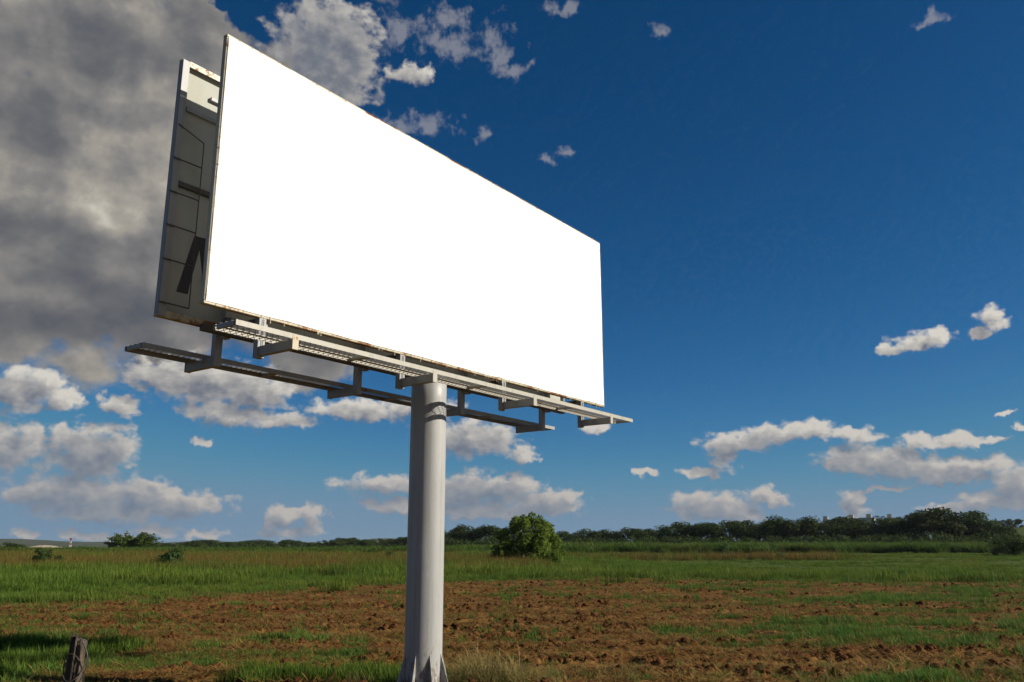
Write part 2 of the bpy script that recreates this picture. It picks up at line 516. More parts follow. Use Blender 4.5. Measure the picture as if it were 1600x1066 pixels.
# lacing: small wire ties round the edge
bm = bmesh.new()
x = X0 + 0.2
while x < X1 - 0.05:
    for zz, sgn in ((Z0, 1), (Z1, -1)):
        xx = x + rnd.uniform(-0.05, 0.05)
        add_bar(bm, (xx, YF - 0.006, zz + sgn * 0.064), (xx + rnd.uniform(-0.02, 0.02), YF - 0.010, zz - sgn * 0.004), 0.0032, 4)
        add_bar(bm, (xx, YF - 0.010, zz - sgn * 0.003), (xx, YF + DEP, zz - sgn * 0.006), 0.003, 4)
    x += rnd.uniform(0.12, 0.55)
z = Z0 + 0.1
while z < Z1 - 0.05:
    for xx, sgn in ((X0, 1), (X1, -1)):
        zz = z + rnd.uniform(-0.04, 0.04)
        add_bar(bm, (xx + sgn * 0.056, YF - 0.006, zz), (xx - sgn * 0.004, YF - 0.010, zz + rnd.uniform(-0.05, 0.05)), 0.0035, 4)
    z += rnd.uniform(0.06, 0.35)
for (xa, za, xb, zb) in ((X0 + 0.02, Z0 + 0.05, X0 + 0.02, Z1 - 0.05), (X1 - 0.02, Z0 + 0.05, X1 - 0.02, Z1 - 0.05)):
    add_bar(bm, (xa, YF - 0.009, za), (xb, YF - 0.009, zb), 0.005, 4)
o = bm_obj('lacing', bm, MAT['rusty'], fb)
o['kind'] = 'stuff'
# scraps of torn sheet hanging under the bottom edge
bm = bmesh.new()
for k in range(34):
    xx = rnd.uniform(X0 + 0.1, X1 - 0.1)
    w_, h_ = rnd.uniform(0.004, 0.012), rnd.uniform(0.015, 0.05)
    add_box(bm, xx, xx + w_, YF - 0.006, YF - 0.002, Z0 - h_, Z0 + 0.01)
o = bm_obj('torn_scraps', bm, MAT['rusty'], fb)
o['kind'] = 'stuff'

# --- back board: the same tray, seen from its inner side
bk = empty('back_board', parent=bb)
tag(bk, 'weathered grey back of the rear board with a piece of black lettering')
frame(bk, YB - DEP, YB, (MAT['rusty'], MAT['frame'], MAT['grey']))
xs = [X0 + T]
while xs[-1] < X1 - T - 0.01:
    xs.append(min(xs[-1] + 1.18, X1 - T))
for a, b_ in zip(xs, xs[1:]):
    box('back_plate', MAT['sheet'], bk, a + 0.002, b_ - 0.002, YB - 0.018, YB - 0.012, Z0 + T, Z1 - T, 0)
YI = YB - DEP                    # inner side of the back frame
# inner lip of the tray
box('lip', MAT['grey'], bk, X0 + 0.003, X0 + 0.105, YI - 0.012, YI - 0.001, Z0 + 0.01, Z1 - 0.01, 0.003)
box('lip', MAT['rusty'], bk, X0 + 0.106, X1, YI - 0.010, YI - 0.001, Z0, Z0 + 0.085, 0.003)
box('lip', MAT['frame'], bk, X0 + 0.106, X1, YI - 0.010, YI - 0.001, Z1 - 0.085, Z1 + 0.002, 0.003)
# horizontal stiffeners
for za, xa, hh in ((2.89, 0.13, 0.055), (3.20, 0.49, 0.055), (1.80, 0.12, 0.07), (0.62, 0.62, 0.06)):
    box('stiffener', MAT['grey'] if hh != 0.07 else MAT['dark'], bk, X0 + xa, X1 - 0.12, YI + 0.012, YI + 0.064, Z0 + za, Z0 + za + hh, 0.004)


# letter on the sheet, left over from an older print
def poly_plate(name, mat, parent, pts, y0, y1):
    bm = bmesh.new()
    f = [bm.verts.new((px, y0, pz)) for px, pz in pts]
    g = [bm.verts.new((px, y1, pz)) for px, pz in pts]
    bm.faces.new(f)
    bm.faces.new(g[::-1])
    k = len(pts)
    for i in range(k):
        bm.faces.new((f[(i + 1) % k], f[i], g[i], g[(i + 1) % k]))
    return bm_obj(name, bm, mat, parent)


def LP(t, z):
    return (X0 + t, Z0 + z)


poly_plate('letter', MAT['print'], bk, [LP(.268, .39), LP(.435, .395), LP(.463, .592), LP(.549, 1.042), LP(.634, .648), LP(.68, .40), LP(.85, .40), LP(.655, 1.222), LP(.456, 1.212)], YB - 0.0215, YB - 0.0185)

# --- ladder of bent rod on the back board's left end
ld = empty('ladder', parent=bb)
tag(ld, 'thin rod ladder at the left end of the rear board')
YL = YI - 0.03
bm = bmesh.new()
add_bar(bm, (X0 + .41, YL, Z0 + .18), (X0 + .41, YL, Z0 + 2.5), 0.0085)
add_bar(bm, (X0 + .41, YL, Z0 + 2.5), (X0 + .02, YL + .01, Z0 + 2.63), 0.0085)
bm_obj('side_rail', bm, MAT['dark'], ld)
for z in (.18, .75, 1.21, 1.67, 2.14):
    bm = bmesh.new()
    add_bar(bm, (X0 - .015, YL, Z0 + z), (X0 + .41, YL, Z0 + z), 0.010)
    bm_obj('rung', bm, MAT['dark'], ld)

# --- inner structure between the boards
ins_ = empty('inner_truss', parent=bb)
BR = (0.86, 3.43, 6.0, 8.62)     # bracket positions along the board (from its left end)
for t_ in (0.86, 3.43, 6.0, 8.62):
    xx = X0 + t_ + 0.1
    box('column', MAT['grey'], ins_, xx - .05, xx + .05, YF + DEP + .002, YF + DEP + .10, Z0 - .12, Z1 - .12)
    box('column', MAT['grey'], ins_, xx - .05, xx + .05, YI - .112, YI - .013, Z0 - .12, Z1 - .12)
    for zz in (Z0 - .02, Z0 + 1.2, Z0 + 2.5, Z1 - .5):
        box('cross_tie', MAT['dark'], ins_, xx - .035, xx + .035, YF + DEP + .102, YI - .114, zz, zz + .07)
for yy in (YF + DEP + .15, YI - .25):
    box('main_beam', MAT['dark'], ins_, X0 + .5, X1 - .4, yy, yy + .09, Z0 - .118, Z0 - .025)
box('head_plate', MAT['dark'], ins_, -0.42, 0.42, -0.30, 0.36, Z0 - .165, Z0 - .121)


# --- catwalks: two rails, mesh floor, hanging posts and arms
def catwalk(y_in, y_out, sgn, shift, label):
    """sgn -1: in front of the front board, +1: behind the back board"""
    cw = empty('catwalk', parent=bb)
    tag(cw, label)
    zt, zb = Z0 - 0.305, Z0 - 0.368
    th = 0.045
    lo = lambda a, b_: (min(a, b_), max(a, b_))
    for yy in (y_in, y_out):
        a, b_ = (yy, yy + th) if (yy == min(y_in, y_out)) else (yy - th, yy)
        # angle section: web outside, flange inwards under the mesh
        bm = bmesh.new()
        inner_dir = 1 if yy == min(y_in, y_out) else -1
        w0, w1 = lo(yy, yy + inner_dir * 0.010)
        f0, f1 = lo(yy + inner_dir * 0.010, yy + inner_dir * 0.035)
        add_box(bm, X0, X1 - .01, w0, w1, zb, zt)
        add_box(bm, X0, X1 - .01, f0, f1, zt - .008, zt)
        bm_obj('rail', bm, MAT['cream'] if sgn < 0 else MAT['grey'], cw)
    ya, yb = lo(y_in, y_out)
    # end channels and cross bars
    for xx in (X0 + .002, X1 - .05):
        box('end_bar', MAT['grey'], cw, xx, xx + .036, ya + th + .001, yb - th - .001, zb + .002, zt - .004, 0.003)
    mids = [(p + q) / 2 for p, q in zip(BR, BR[1:])]
    for t_ in mids:
        box('cross_bar', MAT['cream'], cw, X0 + t_ - .03, X0 + t_ + .03, ya + .010, yb - .010, zb + .010, zb + .045, 0.003)
    # expanded mesh floor
    bm = bmesh.new()
    wid = (yb - ya) - 0.02
    pitch, wr = 0.085, 0.0045
    x = X0 - wid * 0.8
    zc = zt + 0.006
    while x < X1:
        for s in (1, -1):
            xa, xb = x, x + wid * 0.8
            yA, yB_ = (ya + .01, yb - .01) if s > 0 else (yb - .01, ya + .01)
            # clip to the ends
            fa = max(0.0, (X0 + .01 - xa) / (xb - xa))
            fb_ = min(1.0, (X1 - .02 - xa) / (xb - xa))
            if fb_ > fa:
                p0 = Vector((xa + (xb - xa) * fa, yA + (yB_ - yA) * fa, zc + s * .003))
                p1 = Vector((xa + (xb - xa) * fb_, yA + (yB_ - yA) * fb_, zc + s * .003))
                if (p1 - p0).length > 0.03:
                    add_bar(bm, p0, p1, wr, 4)
        x += pitch
    o = bm_obj('mesh_floor', bm, MAT['grey'], cw)
    o['kind'] = 'stuff'
    # hanging brackets
    yp = (YF + DEP * .5) if sgn < 0 else (YB - DEP * .5)
    for t_ in BR:
        br = empty('bracket', parent=bb)
        xx = X0 + t_ + shift
        box('post', MAT['grey'], br, xx - .055, xx + .055, yp - .045, yp + .045, Z0 - (.515 if sgn < 0 else .4895), Z0 - .002, 0.004)
        for dx in (-.012, .012):
            box('seam', MAT['dark'], br, xx + dx - .004, xx + dx + .004, yp + sgn * .0475 - .002, yp + sgn * .0475 + .002, Z0 - .48, Z0 - .02, 0)
        e0, e1 = lo(yp + sgn * .046, y_out - sgn * .012)
        box('arm', MAT['grey'], br, xx - .04, xx + .04, e0, e1, Z0 - .490, Z0 - .371, 0.004)
        p0, p1 = lo(y_out - sgn * .011, y_out + sgn * .004)
        box('end_plate', MAT['rusty'] if (sgn < 0 and t_ == BR[0]) else MAT['cream'], br, xx - .048, xx + .048, p0, p1, Z0 - .497, Z0 - .315, 0.003)


catwalk(YF - 0.236, YF - 0.65, -1, 0.0, 'catwalk under the blank white front')
catwalk(YB + 0.17, YB + 0.58, 1, 0.06, 'catwalk behind the rear board, in shade')

# ------------------------------------------------------------------ noise on arrays
def _hash(ix, iy, seed):
    h = (ix.astype(np.int64) * 374761393 + iy.astype(np.int64) * 668265263 + seed * 974634777) & 0xFFFFFFFF
    h = ((h ^ (h >> 13)) * 1274126177) & 0xFFFFFFFF
    return ((h ^ (h >> 16)) & 0xFFFF) / 65535.0


def vnoise(x, y, seed=0):
    ix, iy = np.floor(x), np.floor(y)
    fx, fy = x - ix, y - iy
    ux, uy = fx * fx * fx * (fx * (fx * 6 - 15) + 10), fy * fy * fy * (fy * (fy * 6 - 15) + 10)
    a, b = _hash(ix, iy, seed), _hash(ix + 1, iy, seed)
    c, d = _hash(ix, iy + 1, seed), _hash(ix + 1, iy + 1, seed)
    return (a + (b - a) * ux) * (1 - uy) + (c + (d - c) * ux) * uy


def fbm(x, y, seed=0, octv=4, gain=0.5):
    s, a, t = 0.0, 1.0, 0.0
    for o in range(octv):
        s = s + a * vnoise(x * 2 ** o + 17.3 * o, y * 2 ** o - 9.1 * o, seed + o)
        t += a
        a *= gain
    return s / t


def sstep(v, lo, hi):
    t = np.clip((v - lo) / (hi - lo), 0, 1)
    return t * t * (3 - 2 * t)


# ------------------------------------------------------------------ lie of the land and what grows where
def base_height(x, y):
    r = np.hypot(x, y)
    z = 1.0 * sstep(r, 55, 220) + 0.5 * sstep(r, 220, 600)
    # grassy hill on the right horizon
    z = z + 14.0 * np.exp(-((x - 300) / 75.0) ** 2 - ((y - 440) / 95.0) ** 2)
    z = z + 0.10 * (fbm(x / 6.0, y / 6.0, 5, 3) - 0.5) * sstep(r, 8, 16)
    return z


def soil_mask(x, y):
    """1 on the ploughed strip, 0 in the grass"""
    edge = np.interp(x, [-60, -24, -19, -14, -9, -4, 2, 12, 30, 60], [26, 30, 37, 44, 49, 56, 60, 60, 58, 56])
    w = 6.0 * (fbm(x / 7.0, y / 3.0, 11, 4) - 0.5) * 2
    return 1 - sstep(y + w, edge - 4, edge + 5)


def green_mask(x, y):
    """green patches inside the ploughed strip"""
    n1 = fbm(x / 4.5, y / 1.9, 21, 4, 0.55)
    n2 = fbm(x / 1.1, y / 0.8, 31, 3, 0.6)
    bias = np.interp(x / np.maximum(y, 1), [-0.7, -0.42, -0.25, -0.1, 0.1, 0.25, 0.6], [0.06, 0.02, -0.06, -0.13, -0.13, -0.05, 0.005])
    bias = bias + 0.07 * sstep(y, 42, 60)
    u = x / np.maximum(y, 1)
    # strips left green between the passes of the plough, and the verge near the camera
    bias = bias + 0.13 * np.exp(-((y - 36 - 0.03 * x) / 2.6) ** 2) * sstep(u, 0.2, 0.34)
    bias = bias + 0.10 * np.exp(-((y - 21.3) / 0.9) ** 2) * sstep(u, 0.25, 0.36)
    bias = bias + 0.05 * np.exp(-((y - 15.0) / 1.0) ** 2)
    bias = bias + 0.13 * np.exp(-((y - 16.2) / 2.6) ** 2) * (1 - sstep(u, -0.50, -0.44))
    bias = bias - 0.16 * np.exp(-((u + 0.22) / 0.22) ** 2 - ((y - 30) / 10.0) ** 2)
    bias = bias - 0.12 * np.exp(-((y - 18.2 - 0.02 * x) / 0.9) ** 2) * sstep(u, -0.1, 0.1)
    return sstep(n1 * 0.50 + n2 * 0.50 + bias, 0.50, 0.62)


def clod_height(x, y, soil):
    """ploughed relief"""
    f = 0.07 * (fbm(x / 5.0 + 0.4 * np.sin(y), y / 0.75, 41, 3) - 0.5)
    a = np.abs(fbm(x / 0.42, y / 0.42, 51, 4, 0.6) - 0.5) * 2
    c = (1 - a) ** 2.2
    d = fbm(x / 0.13, y / 0.16, 61, 3, 0.6)
    patch = sstep(fbm(x / 2.6, y / 0.9, 71, 3), 0.42, 0.66)
    fur = 0.16 * np.exp(-((y - 18.0 - 0.02 * x) / 0.30) ** 2) - 0.10 * np.exp(-((y - 17.35 - 0.02 * x) / 0.25) ** 2)
    return soil * (1.5 * f + (0.04 + 0.10 * patch) * (c - 0.35) + 0.05 * (d - 0.5) + 0.5 * fur * sstep(x, -1, 2))


def make_ground():
    az = np.concatenate([np.radians(np.linspace(-180, -50, 40))[:-1], np.radians(np.linspace(-50, -40, 30))[:-1],
                         np.radians(np.linspace(-40, 40, 900))[:-1],
                         np.radians(np.linspace(40, 50, 30))[:-1], np.radians(np.linspace(50, 180, 40))])
    r = [0.6, 2, 4, 6, 8, 10, 11.5, 12.5]
    while r[-1] < 75:
        r.append(r[-1] * 1.0042)
    while r[-1] < 9000:
        r.append(r[-1] * (1.02 if r[-1] < 600 else 1.15))
    r = np.array(r)
    A, Rr = np.meshgrid(az, r)
    X, Y = np.sin(A) * Rr, np.cos(A) * Rr
    soil = soil_mask(X, Y)
    grn = green_mask(X, Y)
    Z = base_height(X, Y)
    near = sstep(Rr, 9, 12.5) * (1 - sstep(Rr, 68, 75))
    Z = Z + clod_height(X, Y, soil * (1 - 0.75 * grn)) * near
    Z = Z + 0.03 * (fbm(X / 0.3, Y / 0.3, 81, 2) - 0.5) * (1 - soil) * near
    R_, C_ = X.shape
    me = bpy.data.meshes.new('ground')
    co = np.stack([X, Y, Z], -1).reshape(-1, 3).astype(np.float32)
    i = np.arange((R_ - 1) * (C_ - 1))
    rr, cc = i // (C_ - 1), i % (C_ - 1)
    a = rr * C_ + cc
    quads = np.stack([a, a + 1, a + C_ + 1, a + C_], -1)[:, ::-1]
    me.vertices.add(len(co))
    me.vertices.foreach_set('co', co.ravel())
    me.loops.add(quads.size)
    me.loops.foreach_set('vertex_index', quads.ravel().astype(np.int32))
    me.polygons.add(len(quads))
    me.polygons.foreach_set('loop_start', np.arange(0, quads.size, 4, dtype=np.int32))
    me.polygons.foreach_set('use_smooth', np.ones(len(quads), bool))
    me.update(calc_edges=True)
    for nm, v in (('soil', soil * (1 - grn * 0.9)), ('brown', brown_mask(X, Y))):
        at = me.attributes.new(nm, 'FLOAT', 'POINT')
        at.data.foreach_set('value', np.asarray(v, np.float32).ravel())
    me.materials.append(ground_mat())
    o = link(bpy.data.objects.new('ground', me))
    o['kind'] = 'structure'
    return o


def brown_mask(x, y):
    """reddish seeding grass beyond the ploughed strip"""
    u = x / np.maximum(y, 1)
    yb = y + 14 * (fbm(x / 14.0, y / 12.0, 91, 3) - 0.5) * 2
    left = sstep(yb, 68, 80) * (1 - sstep(yb, 140, 165)) * (1 - sstep(u, -0.16, -0.02))
    mid = sstep(yb, 72, 85) * (1 - sstep(yb, 120, 150)) * (1 - sstep(np.abs(u + 0.04), 0.03, 0.09)) * 0.8
    strip = sstep(y, 118, 126) * (1 - sstep(y, 134, 146)) * sstep(u, 0.02, 0.08) * (1 - sstep(u, 0.34, 0.42)) * 0.4
    return np.clip(left + mid + strip, 0, 1)


def ground_mat():
    m, n, b, out = material('field_soil')
    pos = n('ShaderNodeNewGeometry').outputs['Position']
    soil = n('ShaderNodeAttribute', attribute_name='soil').outputs['Fac']
    brown = n('ShaderNodeAttribute', attribute_name='brown').outputs['Fac']
    big = n.noise(n.vm('MULTIPLY', pos, (0.5, 1.2, 1)), 1.0, 5, 0.6)
    mid = n.noise(pos, 3.2, 6, 0.68)
    fine = n.noise(pos, 17.0, 5, 0.72)
    c_soil = n.ramp(mid, [(0.30, (0.026, 0.009, 0.002)), (0.50, (0.108, 0.039, 0.009)), (0.72, (0.225, 0.094, 0.024))])
    straw = n.step(n.m('ADD', n.m('MULTIPLY', fine, 0.62), n.m('MULTIPLY', big, 0.42)), 0.50, 0.585, 0.0, 0.8)
    c_straw = n.ramp(n.noise(n.vm('MULTIPLY', pos, (40, 90, 40)), 1.0, 3, 0.6), [(0.3, (0.12, 0.062, 0.013)), (0.7, (0.30, 0.18, 0.046))])
    c1 = n.mix(straw, c_soil, c_straw)
    c_g = n.ramp(mid, [(0.3, (0.030, 0.050, 0.005)), (0.55, (0.066, 0.102, 0.010)), (0.75, (0.120, 0.125, 0.020))])
    c_b = n.ramp(mid, [(0.3, (0.070, 0.048, 0.018)), (0.7, (0.15, 0.095, 0.038))])
    c2 = n.mix(brown, c_g, c_b)
    sf = n.step(n.m('ADD', soil, n.m('MULTIPLY', n.m('SUBTRACT', fine, 0.5), 0.7)), 0.35, 0.65)
    n.put(b.inputs['Base Color'], n.mix(sf, c2, c1))
    b.inputs['Roughness'].default_value = 0.95
    b.inputs['Specular IOR Level'].default_value = 0.15
    bp = n('ShaderNodeBump')
    bp.inputs['Strength'].default_value = 0.8
    bp.inputs['Distance'].default_value = 0.05
    n.put(bp.inputs['Height'], n.m('ADD', fine, n.m('MULTIPLY', mid, 0.8)))
    n.put(b.inputs['Normal'], bp.outputs[0])
    return m


ground = make_ground()


def ground_z(x, y):
    x, y = np.asarray(x, float), np.asarray(y, float)
    s = soil_mask(x, y) * (1 - 0.75 * green_mask(x, y))
    near = sstep(np.hypot(x, y), 9, 12.5) * (1 - sstep(np.hypot(x, y), 68, 75))
    return base_height(x, y) + clod_height(x, y, s) * near

# ------------------------------------------------------------------ small vegetation, scattered as 'stuff'
def mesh_from(name, verts, faces, mat, attr=None):
    me = bpy.data.meshes.new(name)
    me.from_pydata([tuple(v) for v in verts], [], faces)
    if attr is not None:
        at = me.attributes.new('tipf', 'FLOAT', 'POINT')
        at.data.foreach_set('value', np.asarray(attr, np.float32))
    me.materials.append(mat)
    return me


def blades(seed, n, hmin, hmax, spread, width, lean, curl, segs=2, lean0=0.0):
    """a tuft of tapering, bending blades"""
    rs = np.random.RandomState(seed)
    V, F, T = [], [], []
    for k in range(n):
        rad = spread * math.sqrt(rs.rand())
        a = rs.rand() * 2 * math.pi
        p = np.array([math.cos(a) * rad, math.sin(a) * rad, -0.02])
        h = rs.uniform(hmin, hmax)
        da = rs.rand() * 2 * math.pi
        dirn = np.array([math.cos(da), math.sin(da), 0])
        side = np.array([-math.sin(da), math.cos(da), 0])
        ang = rs.uniform(lean0, lean)
        wd = width * rs.uniform(0.6, 1.3)
        base = len(V)
        q = p.copy()
        for s in range(segs + 1):
            f = s / segs
            if s < segs:
                w = wd * (1 - 0.55 * f)
                V += [q - side * w / 2, q + side * w / 2]
                T += [f, f]
            else:
                V.append(q)
                T.append(1.0)
            step = h / segs
            q = q + (np.array([0, 0, 1]) * math.cos(ang) + dirn * math.sin(ang)) * step
            ang += curl * rs.uniform(0.4, 1.3)
        for s in range(segs - 1):
            i = base + 2 * s
            F.append((i, i + 1, i + 3, i + 2))
        i = base + 2 * (segs - 1)
        F.append((i, i + 1, i + 2))
    return V, F, T


def blade_mat(name, root, tip, dry, dry_amt, transl=0.35):
    m, n, b, out = material(name)
    tf = n('ShaderNodeAttribute', attribute_name='tipf').outputs['Fac']
    ti = n('ShaderNodeAttribute', attribute_name='tint', attribute_type='INSTANCER').outputs['Fac']
    col = n.mix(tf, root, tip)
    col = n.mix(n.m('MULTIPLY', n.step(ti, 0.35, 1.0), dry_amt), col, dry)
    v = n.step(n('ShaderNodeObjectInfo').outputs['Random'], 0, 1, 0.70, 1.30, False)
    col = n('ShaderNodeHueSaturation', 0.5, 1.0, v, 1.0, col).outputs[0]
    n.put(b.inputs['Base Color'], col)
    b.inputs['Roughness'].default_value = 0.7
    b.inputs['Specular IOR Level'].default_value = 0.2
    tr = n('ShaderNodeBsdfTranslucent', col)
    mx = n('ShaderNodeMixShader', transl, b.outputs[0], tr.outputs[0])
    m.node_tree.links.new(mx.outputs[0], out.inputs[0])
    return m


def scatter(name, label, protos, pos, scale, tint, seed, tilt=0.12, flat=None):
    """one object; each point carries a copy of one of the protos"""
    rs = np.random.RandomState(seed)
    N = len(pos)
    me = bpy.data.meshes.new(name)
    me.vertices.add(N)
    me.vertices.foreach_set('co', np.asarray(pos, np.float32).ravel())
    rot = np.stack([rs.uniform(-tilt, tilt, N), rs.uniform(-tilt, tilt, N), rs.uniform(0, 6.283, N)], -1)
    scl = np.asarray(scale, float)
    if scl.ndim == 1:
        scl = np.stack([scl * rs.uniform(0.85, 1.15, N), scl * rs.uniform(0.85, 1.15, N), scl * rs.uniform(0.8, 1.2, N)], -1)
    for nm, typ, key, v in (('rot', 'FLOAT_VECTOR', 'vector', rot), ('scl', 'FLOAT_VECTOR', 'vector', scl),
                            ('tint', 'FLOAT', 'value', tint), ('pick', 'INT', 'value', rs.randint(0, len(protos), N))):
        at = me.attributes.new(nm, typ, 'POINT')
        at.data.foreach_set(key, np.asarray(v, np.int32 if typ == 'INT' else np.float32).ravel())
    o = link(bpy.data.objects.new(name, me))
    tag(o, label, None, None, 'stuff')
    g = bpy.data.node_groups.new(name + '_scatter', 'GeometryNodeTree')
    g.interface.new_socket('Geometry', in_out='INPUT', socket_type='NodeSocketGeometry')
    g.interface.new_socket('Geometry', in_out='OUTPUT', socket_type='NodeSocketGeometry')
    L, Nn = g.links.new, g.nodes.new
    gi, go = Nn('NodeGroupInput'), Nn('NodeGroupOutput')

    def attr(nm, typ):
        a = Nn('GeometryNodeInputNamedAttribute')
        a.data_type = typ
        a.inputs['Name'].default_value = nm
        return a.outputs['Attribute']
    e2r = Nn('FunctionNodeEulerToRotation')
    L(attr('rot', 'FLOAT_VECTOR'), e2r.inputs[0])
    join = Nn('GeometryNodeJoinGeometry')
    for k, pr in enumerate(protos):
        oi = Nn('GeometryNodeObjectInfo')
        oi.inputs['Object'].default_value = pr
        oi.inputs['As Instance'].default_value = True
        cmp_ = Nn('FunctionNodeCompare')
        cmp_.data_type = 'INT'
        cmp_.operation = 'EQUAL'
        L(attr('pick', 'INT'), [s for s in cmp_.inputs if s.type == 'INT'][0])
        [s for s in cmp_.inputs if s.type == 'INT'][1].default_value = k
        ip = Nn('GeometryNodeInstanceOnPoints')
        L(gi.outputs[0], ip.inputs['Points'])
        L(cmp_.outputs[0], ip.inputs['Selection'])
        L(oi.outputs['Geometry'], ip.inputs['Instance'])
        L(e2r.outputs[0], ip.inputs['Rotation'])
        L(attr('scl', 'FLOAT_VECTOR'), ip.inputs['Scale'])
        L(ip.outputs[0], join.inputs[0])
    L(join.outputs[0], go.inputs[0])
    md = o.modifiers.new('scatter', 'NODES')
    md.node_group = g
    return o


def proto(name, V, F, T, mat):
    return bpy.data.objects.new(name, mesh_from(name, V, F, mat, T))


def sample(seed, n, y0, y1, half=0.80, power=1.0):
    """points in the wedge in front of the camera, denser near when power > 1"""
    rs = np.random.RandomState(seed)
    f = rs.rand(n)
    if power == 1.0:
        y = np.sqrt(y0 * y0 + f * (y1 * y1 - y0 * y0))
    else:
        e = 2 - power
        y = (y0 ** e + f * (y1 ** e - y0 ** e)) ** (1 / e) if abs(e) > 1e-6 else y0 * (y1 / y0) ** f
    x = rs.uniform(-half, half, n) * y
    return x, y, rs


POLE_XY = np.array(POLE[:2])


def pts(x, y, dz=0.0):
    return np.stack([x, y, ground_z(x, y) + dz], -1)


M_SHORT = blade_mat('short_green_blades', (0.036, 0.078, 0.010, 1), (0.092, 0.200, 0.030, 1), (0.20, 0.17, 0.035, 1), 0.6)
M_MED = blade_mat('field_green_blades', (0.048, 0.082, 0.010, 1), (0.116, 0.192, 0.022, 1), (0.21, 0.175, 0.032, 1), 0.55)
M_BRN = blade_mat('brown_seed_blades', (0.055, 0.070, 0.010, 1), (0.185, 0.105, 0.026, 1), (0.085, 0.135, 0.016, 1), 0.9)
M_CANE = blade_mat('tall_cane_blades', (0.032, 0.062, 0.010, 1), (0.090, 0.155, 0.024, 1), (0.14, 0.155, 0.04, 1), 0.6)
M_STRAW = blade_mat('dry_straw', (0.14, 0.078, 0.018, 1), (0.42, 0.28, 0.080, 1), (0.17, 0.072, 0.016, 1), 0.9, 0.2)
M_DRY = blade_mat('dry_tall_blades', (0.13, 0.11, 0.030, 1), (0.38, 0.30, 0.12, 1), (0.20, 0.19, 0.05, 1), 0.7, 0.3)

P_SHORT = [proto('short_tuft', *blades(100 + i, 26, .07, .22, .11, .012, .6, .45), M_SHORT) for i in range(3)]
P_MED = [proto('field_tuft', *blades(110 + i, 60, .25, .60, .42, .022, .45, .35), M_MED) for i in range(3)]
P_BRN = [proto('seed_tuft', *blades(120 + i, 60, .35, .85, .55, .020, .35, .2), M_BRN) for i in range(3)]
P_CANE = [proto('cane_tuft', *blades(130 + i, 70, 1.2, 2.5, .85, .085, .35, .42, 3), M_CANE) for i in range(3)]
P_STRAW = [proto('straw_tuft', *blades(140 + i, 16, .10, .32, .20, .011, 1.60, .12, 2, 1.2), M_STRAW) for i in range(4)]
P_DRY = [proto('dry_tuft', *blades(150 + i, 46, .22, .85, .16, .010, .9, .5, 3), M_DRY) for i in range(3)]

# straw litter over the ploughed soil
x, y, rs = sample(1, 64000, 13.5, 64, power=1.8)
k = soil_mask(x, y) * (0.10 + 0.80 * sstep(fbm(x / 1.5, y / 0.7, 211, 4, 0.6), 0.44, 0.60)) > rs.rand(len(x))
x, y = x[k], y[k]
scatter('straw_litter', 'dry yellow straw scattered over the ploughed soil', P_STRAW, pts(x, y, 0.02), 0.5 + 0.9 * rs.rand(len(x)) ** 2 + y / 80, rs.rand(len(x)), 2, 0.2)

# short green tufts in the patches the plough left
x, y, rs = sample(3, 122000, 13.8, 66, power=1.75)
k = (soil_mask(x, y) * np.maximum(green_mask(x, y), 0.035) * (0.35 + 0.65 * sstep(fbm(x / 0.7, y / 0.6, 213, 3), 0.38, 0.6))) > rs.rand(len(x))
x, y = x[k], y[k]
sz = (0.50 + 0.70 * sstep(fbm(x / 2.2, y / 1.4, 215, 3), 0.35, 0.7)) * (0.7 + 0.5 * rs.rand(len(x))) * (1 + y / 110)
scatter('short_grass', 'short green grass in patches on the ploughed strip', P_SHORT, pts(x, y, -0.01), sz, rs.rand(len(x)) * 0.9, 4)

# taller grass beyond the ploughed strip
x, y, rs = sample(5, 48000, 24, 172, power=1.25)
u = x / y
br = brown_mask(x, y)
k = ((1 - soil_mask(x, y)) * (1 - br * 0.8)) > rs.rand(len(x))
x, y, u = x[k], y[k], u[k]
tn = np.clip(0.9 * fbm(x / 6, y / 9, 221, 3) + 0.25 * (rs.rand(len(x)) - 0.5), 0, 1)
lush = 0.35 + 0.80 * sstep(fbm(x / 7, y / 5, 223, 4, 0.6), 0.35, 0.68)
sz = lush * (0.75 + 0.5 * rs.rand(len(x))) * (1 + y / 160) * (1 - 0.60 * sstep(u, -0.02, 0.25) * sstep(y, 55, 80))
scatter('field_grass', 'green field grass beyond the ploughed strip', P_MED, pts(x, y, -0.02), sz, tn, 6)

x, y, rs = sample(7, 30000, 62, 170, power=1.2)
k = brown_mask(x, y) > rs.rand(len(x)) * 0.9
x, y = x[k], y[k]
scatter('seeding_grass', 'reddish brown seeding grass in the middle distance', P_BRN, pts(x, y, -0.02), (0.8 + 0.5 * rs.rand(len(x))) * (1 + y / 300), np.clip(1.5 * fbm(x / 6, y / 8, 231, 4, 0.6) - 0.12 + 0.4 * (rs.rand(len(x)) - 0.5), 0, 1), 8)

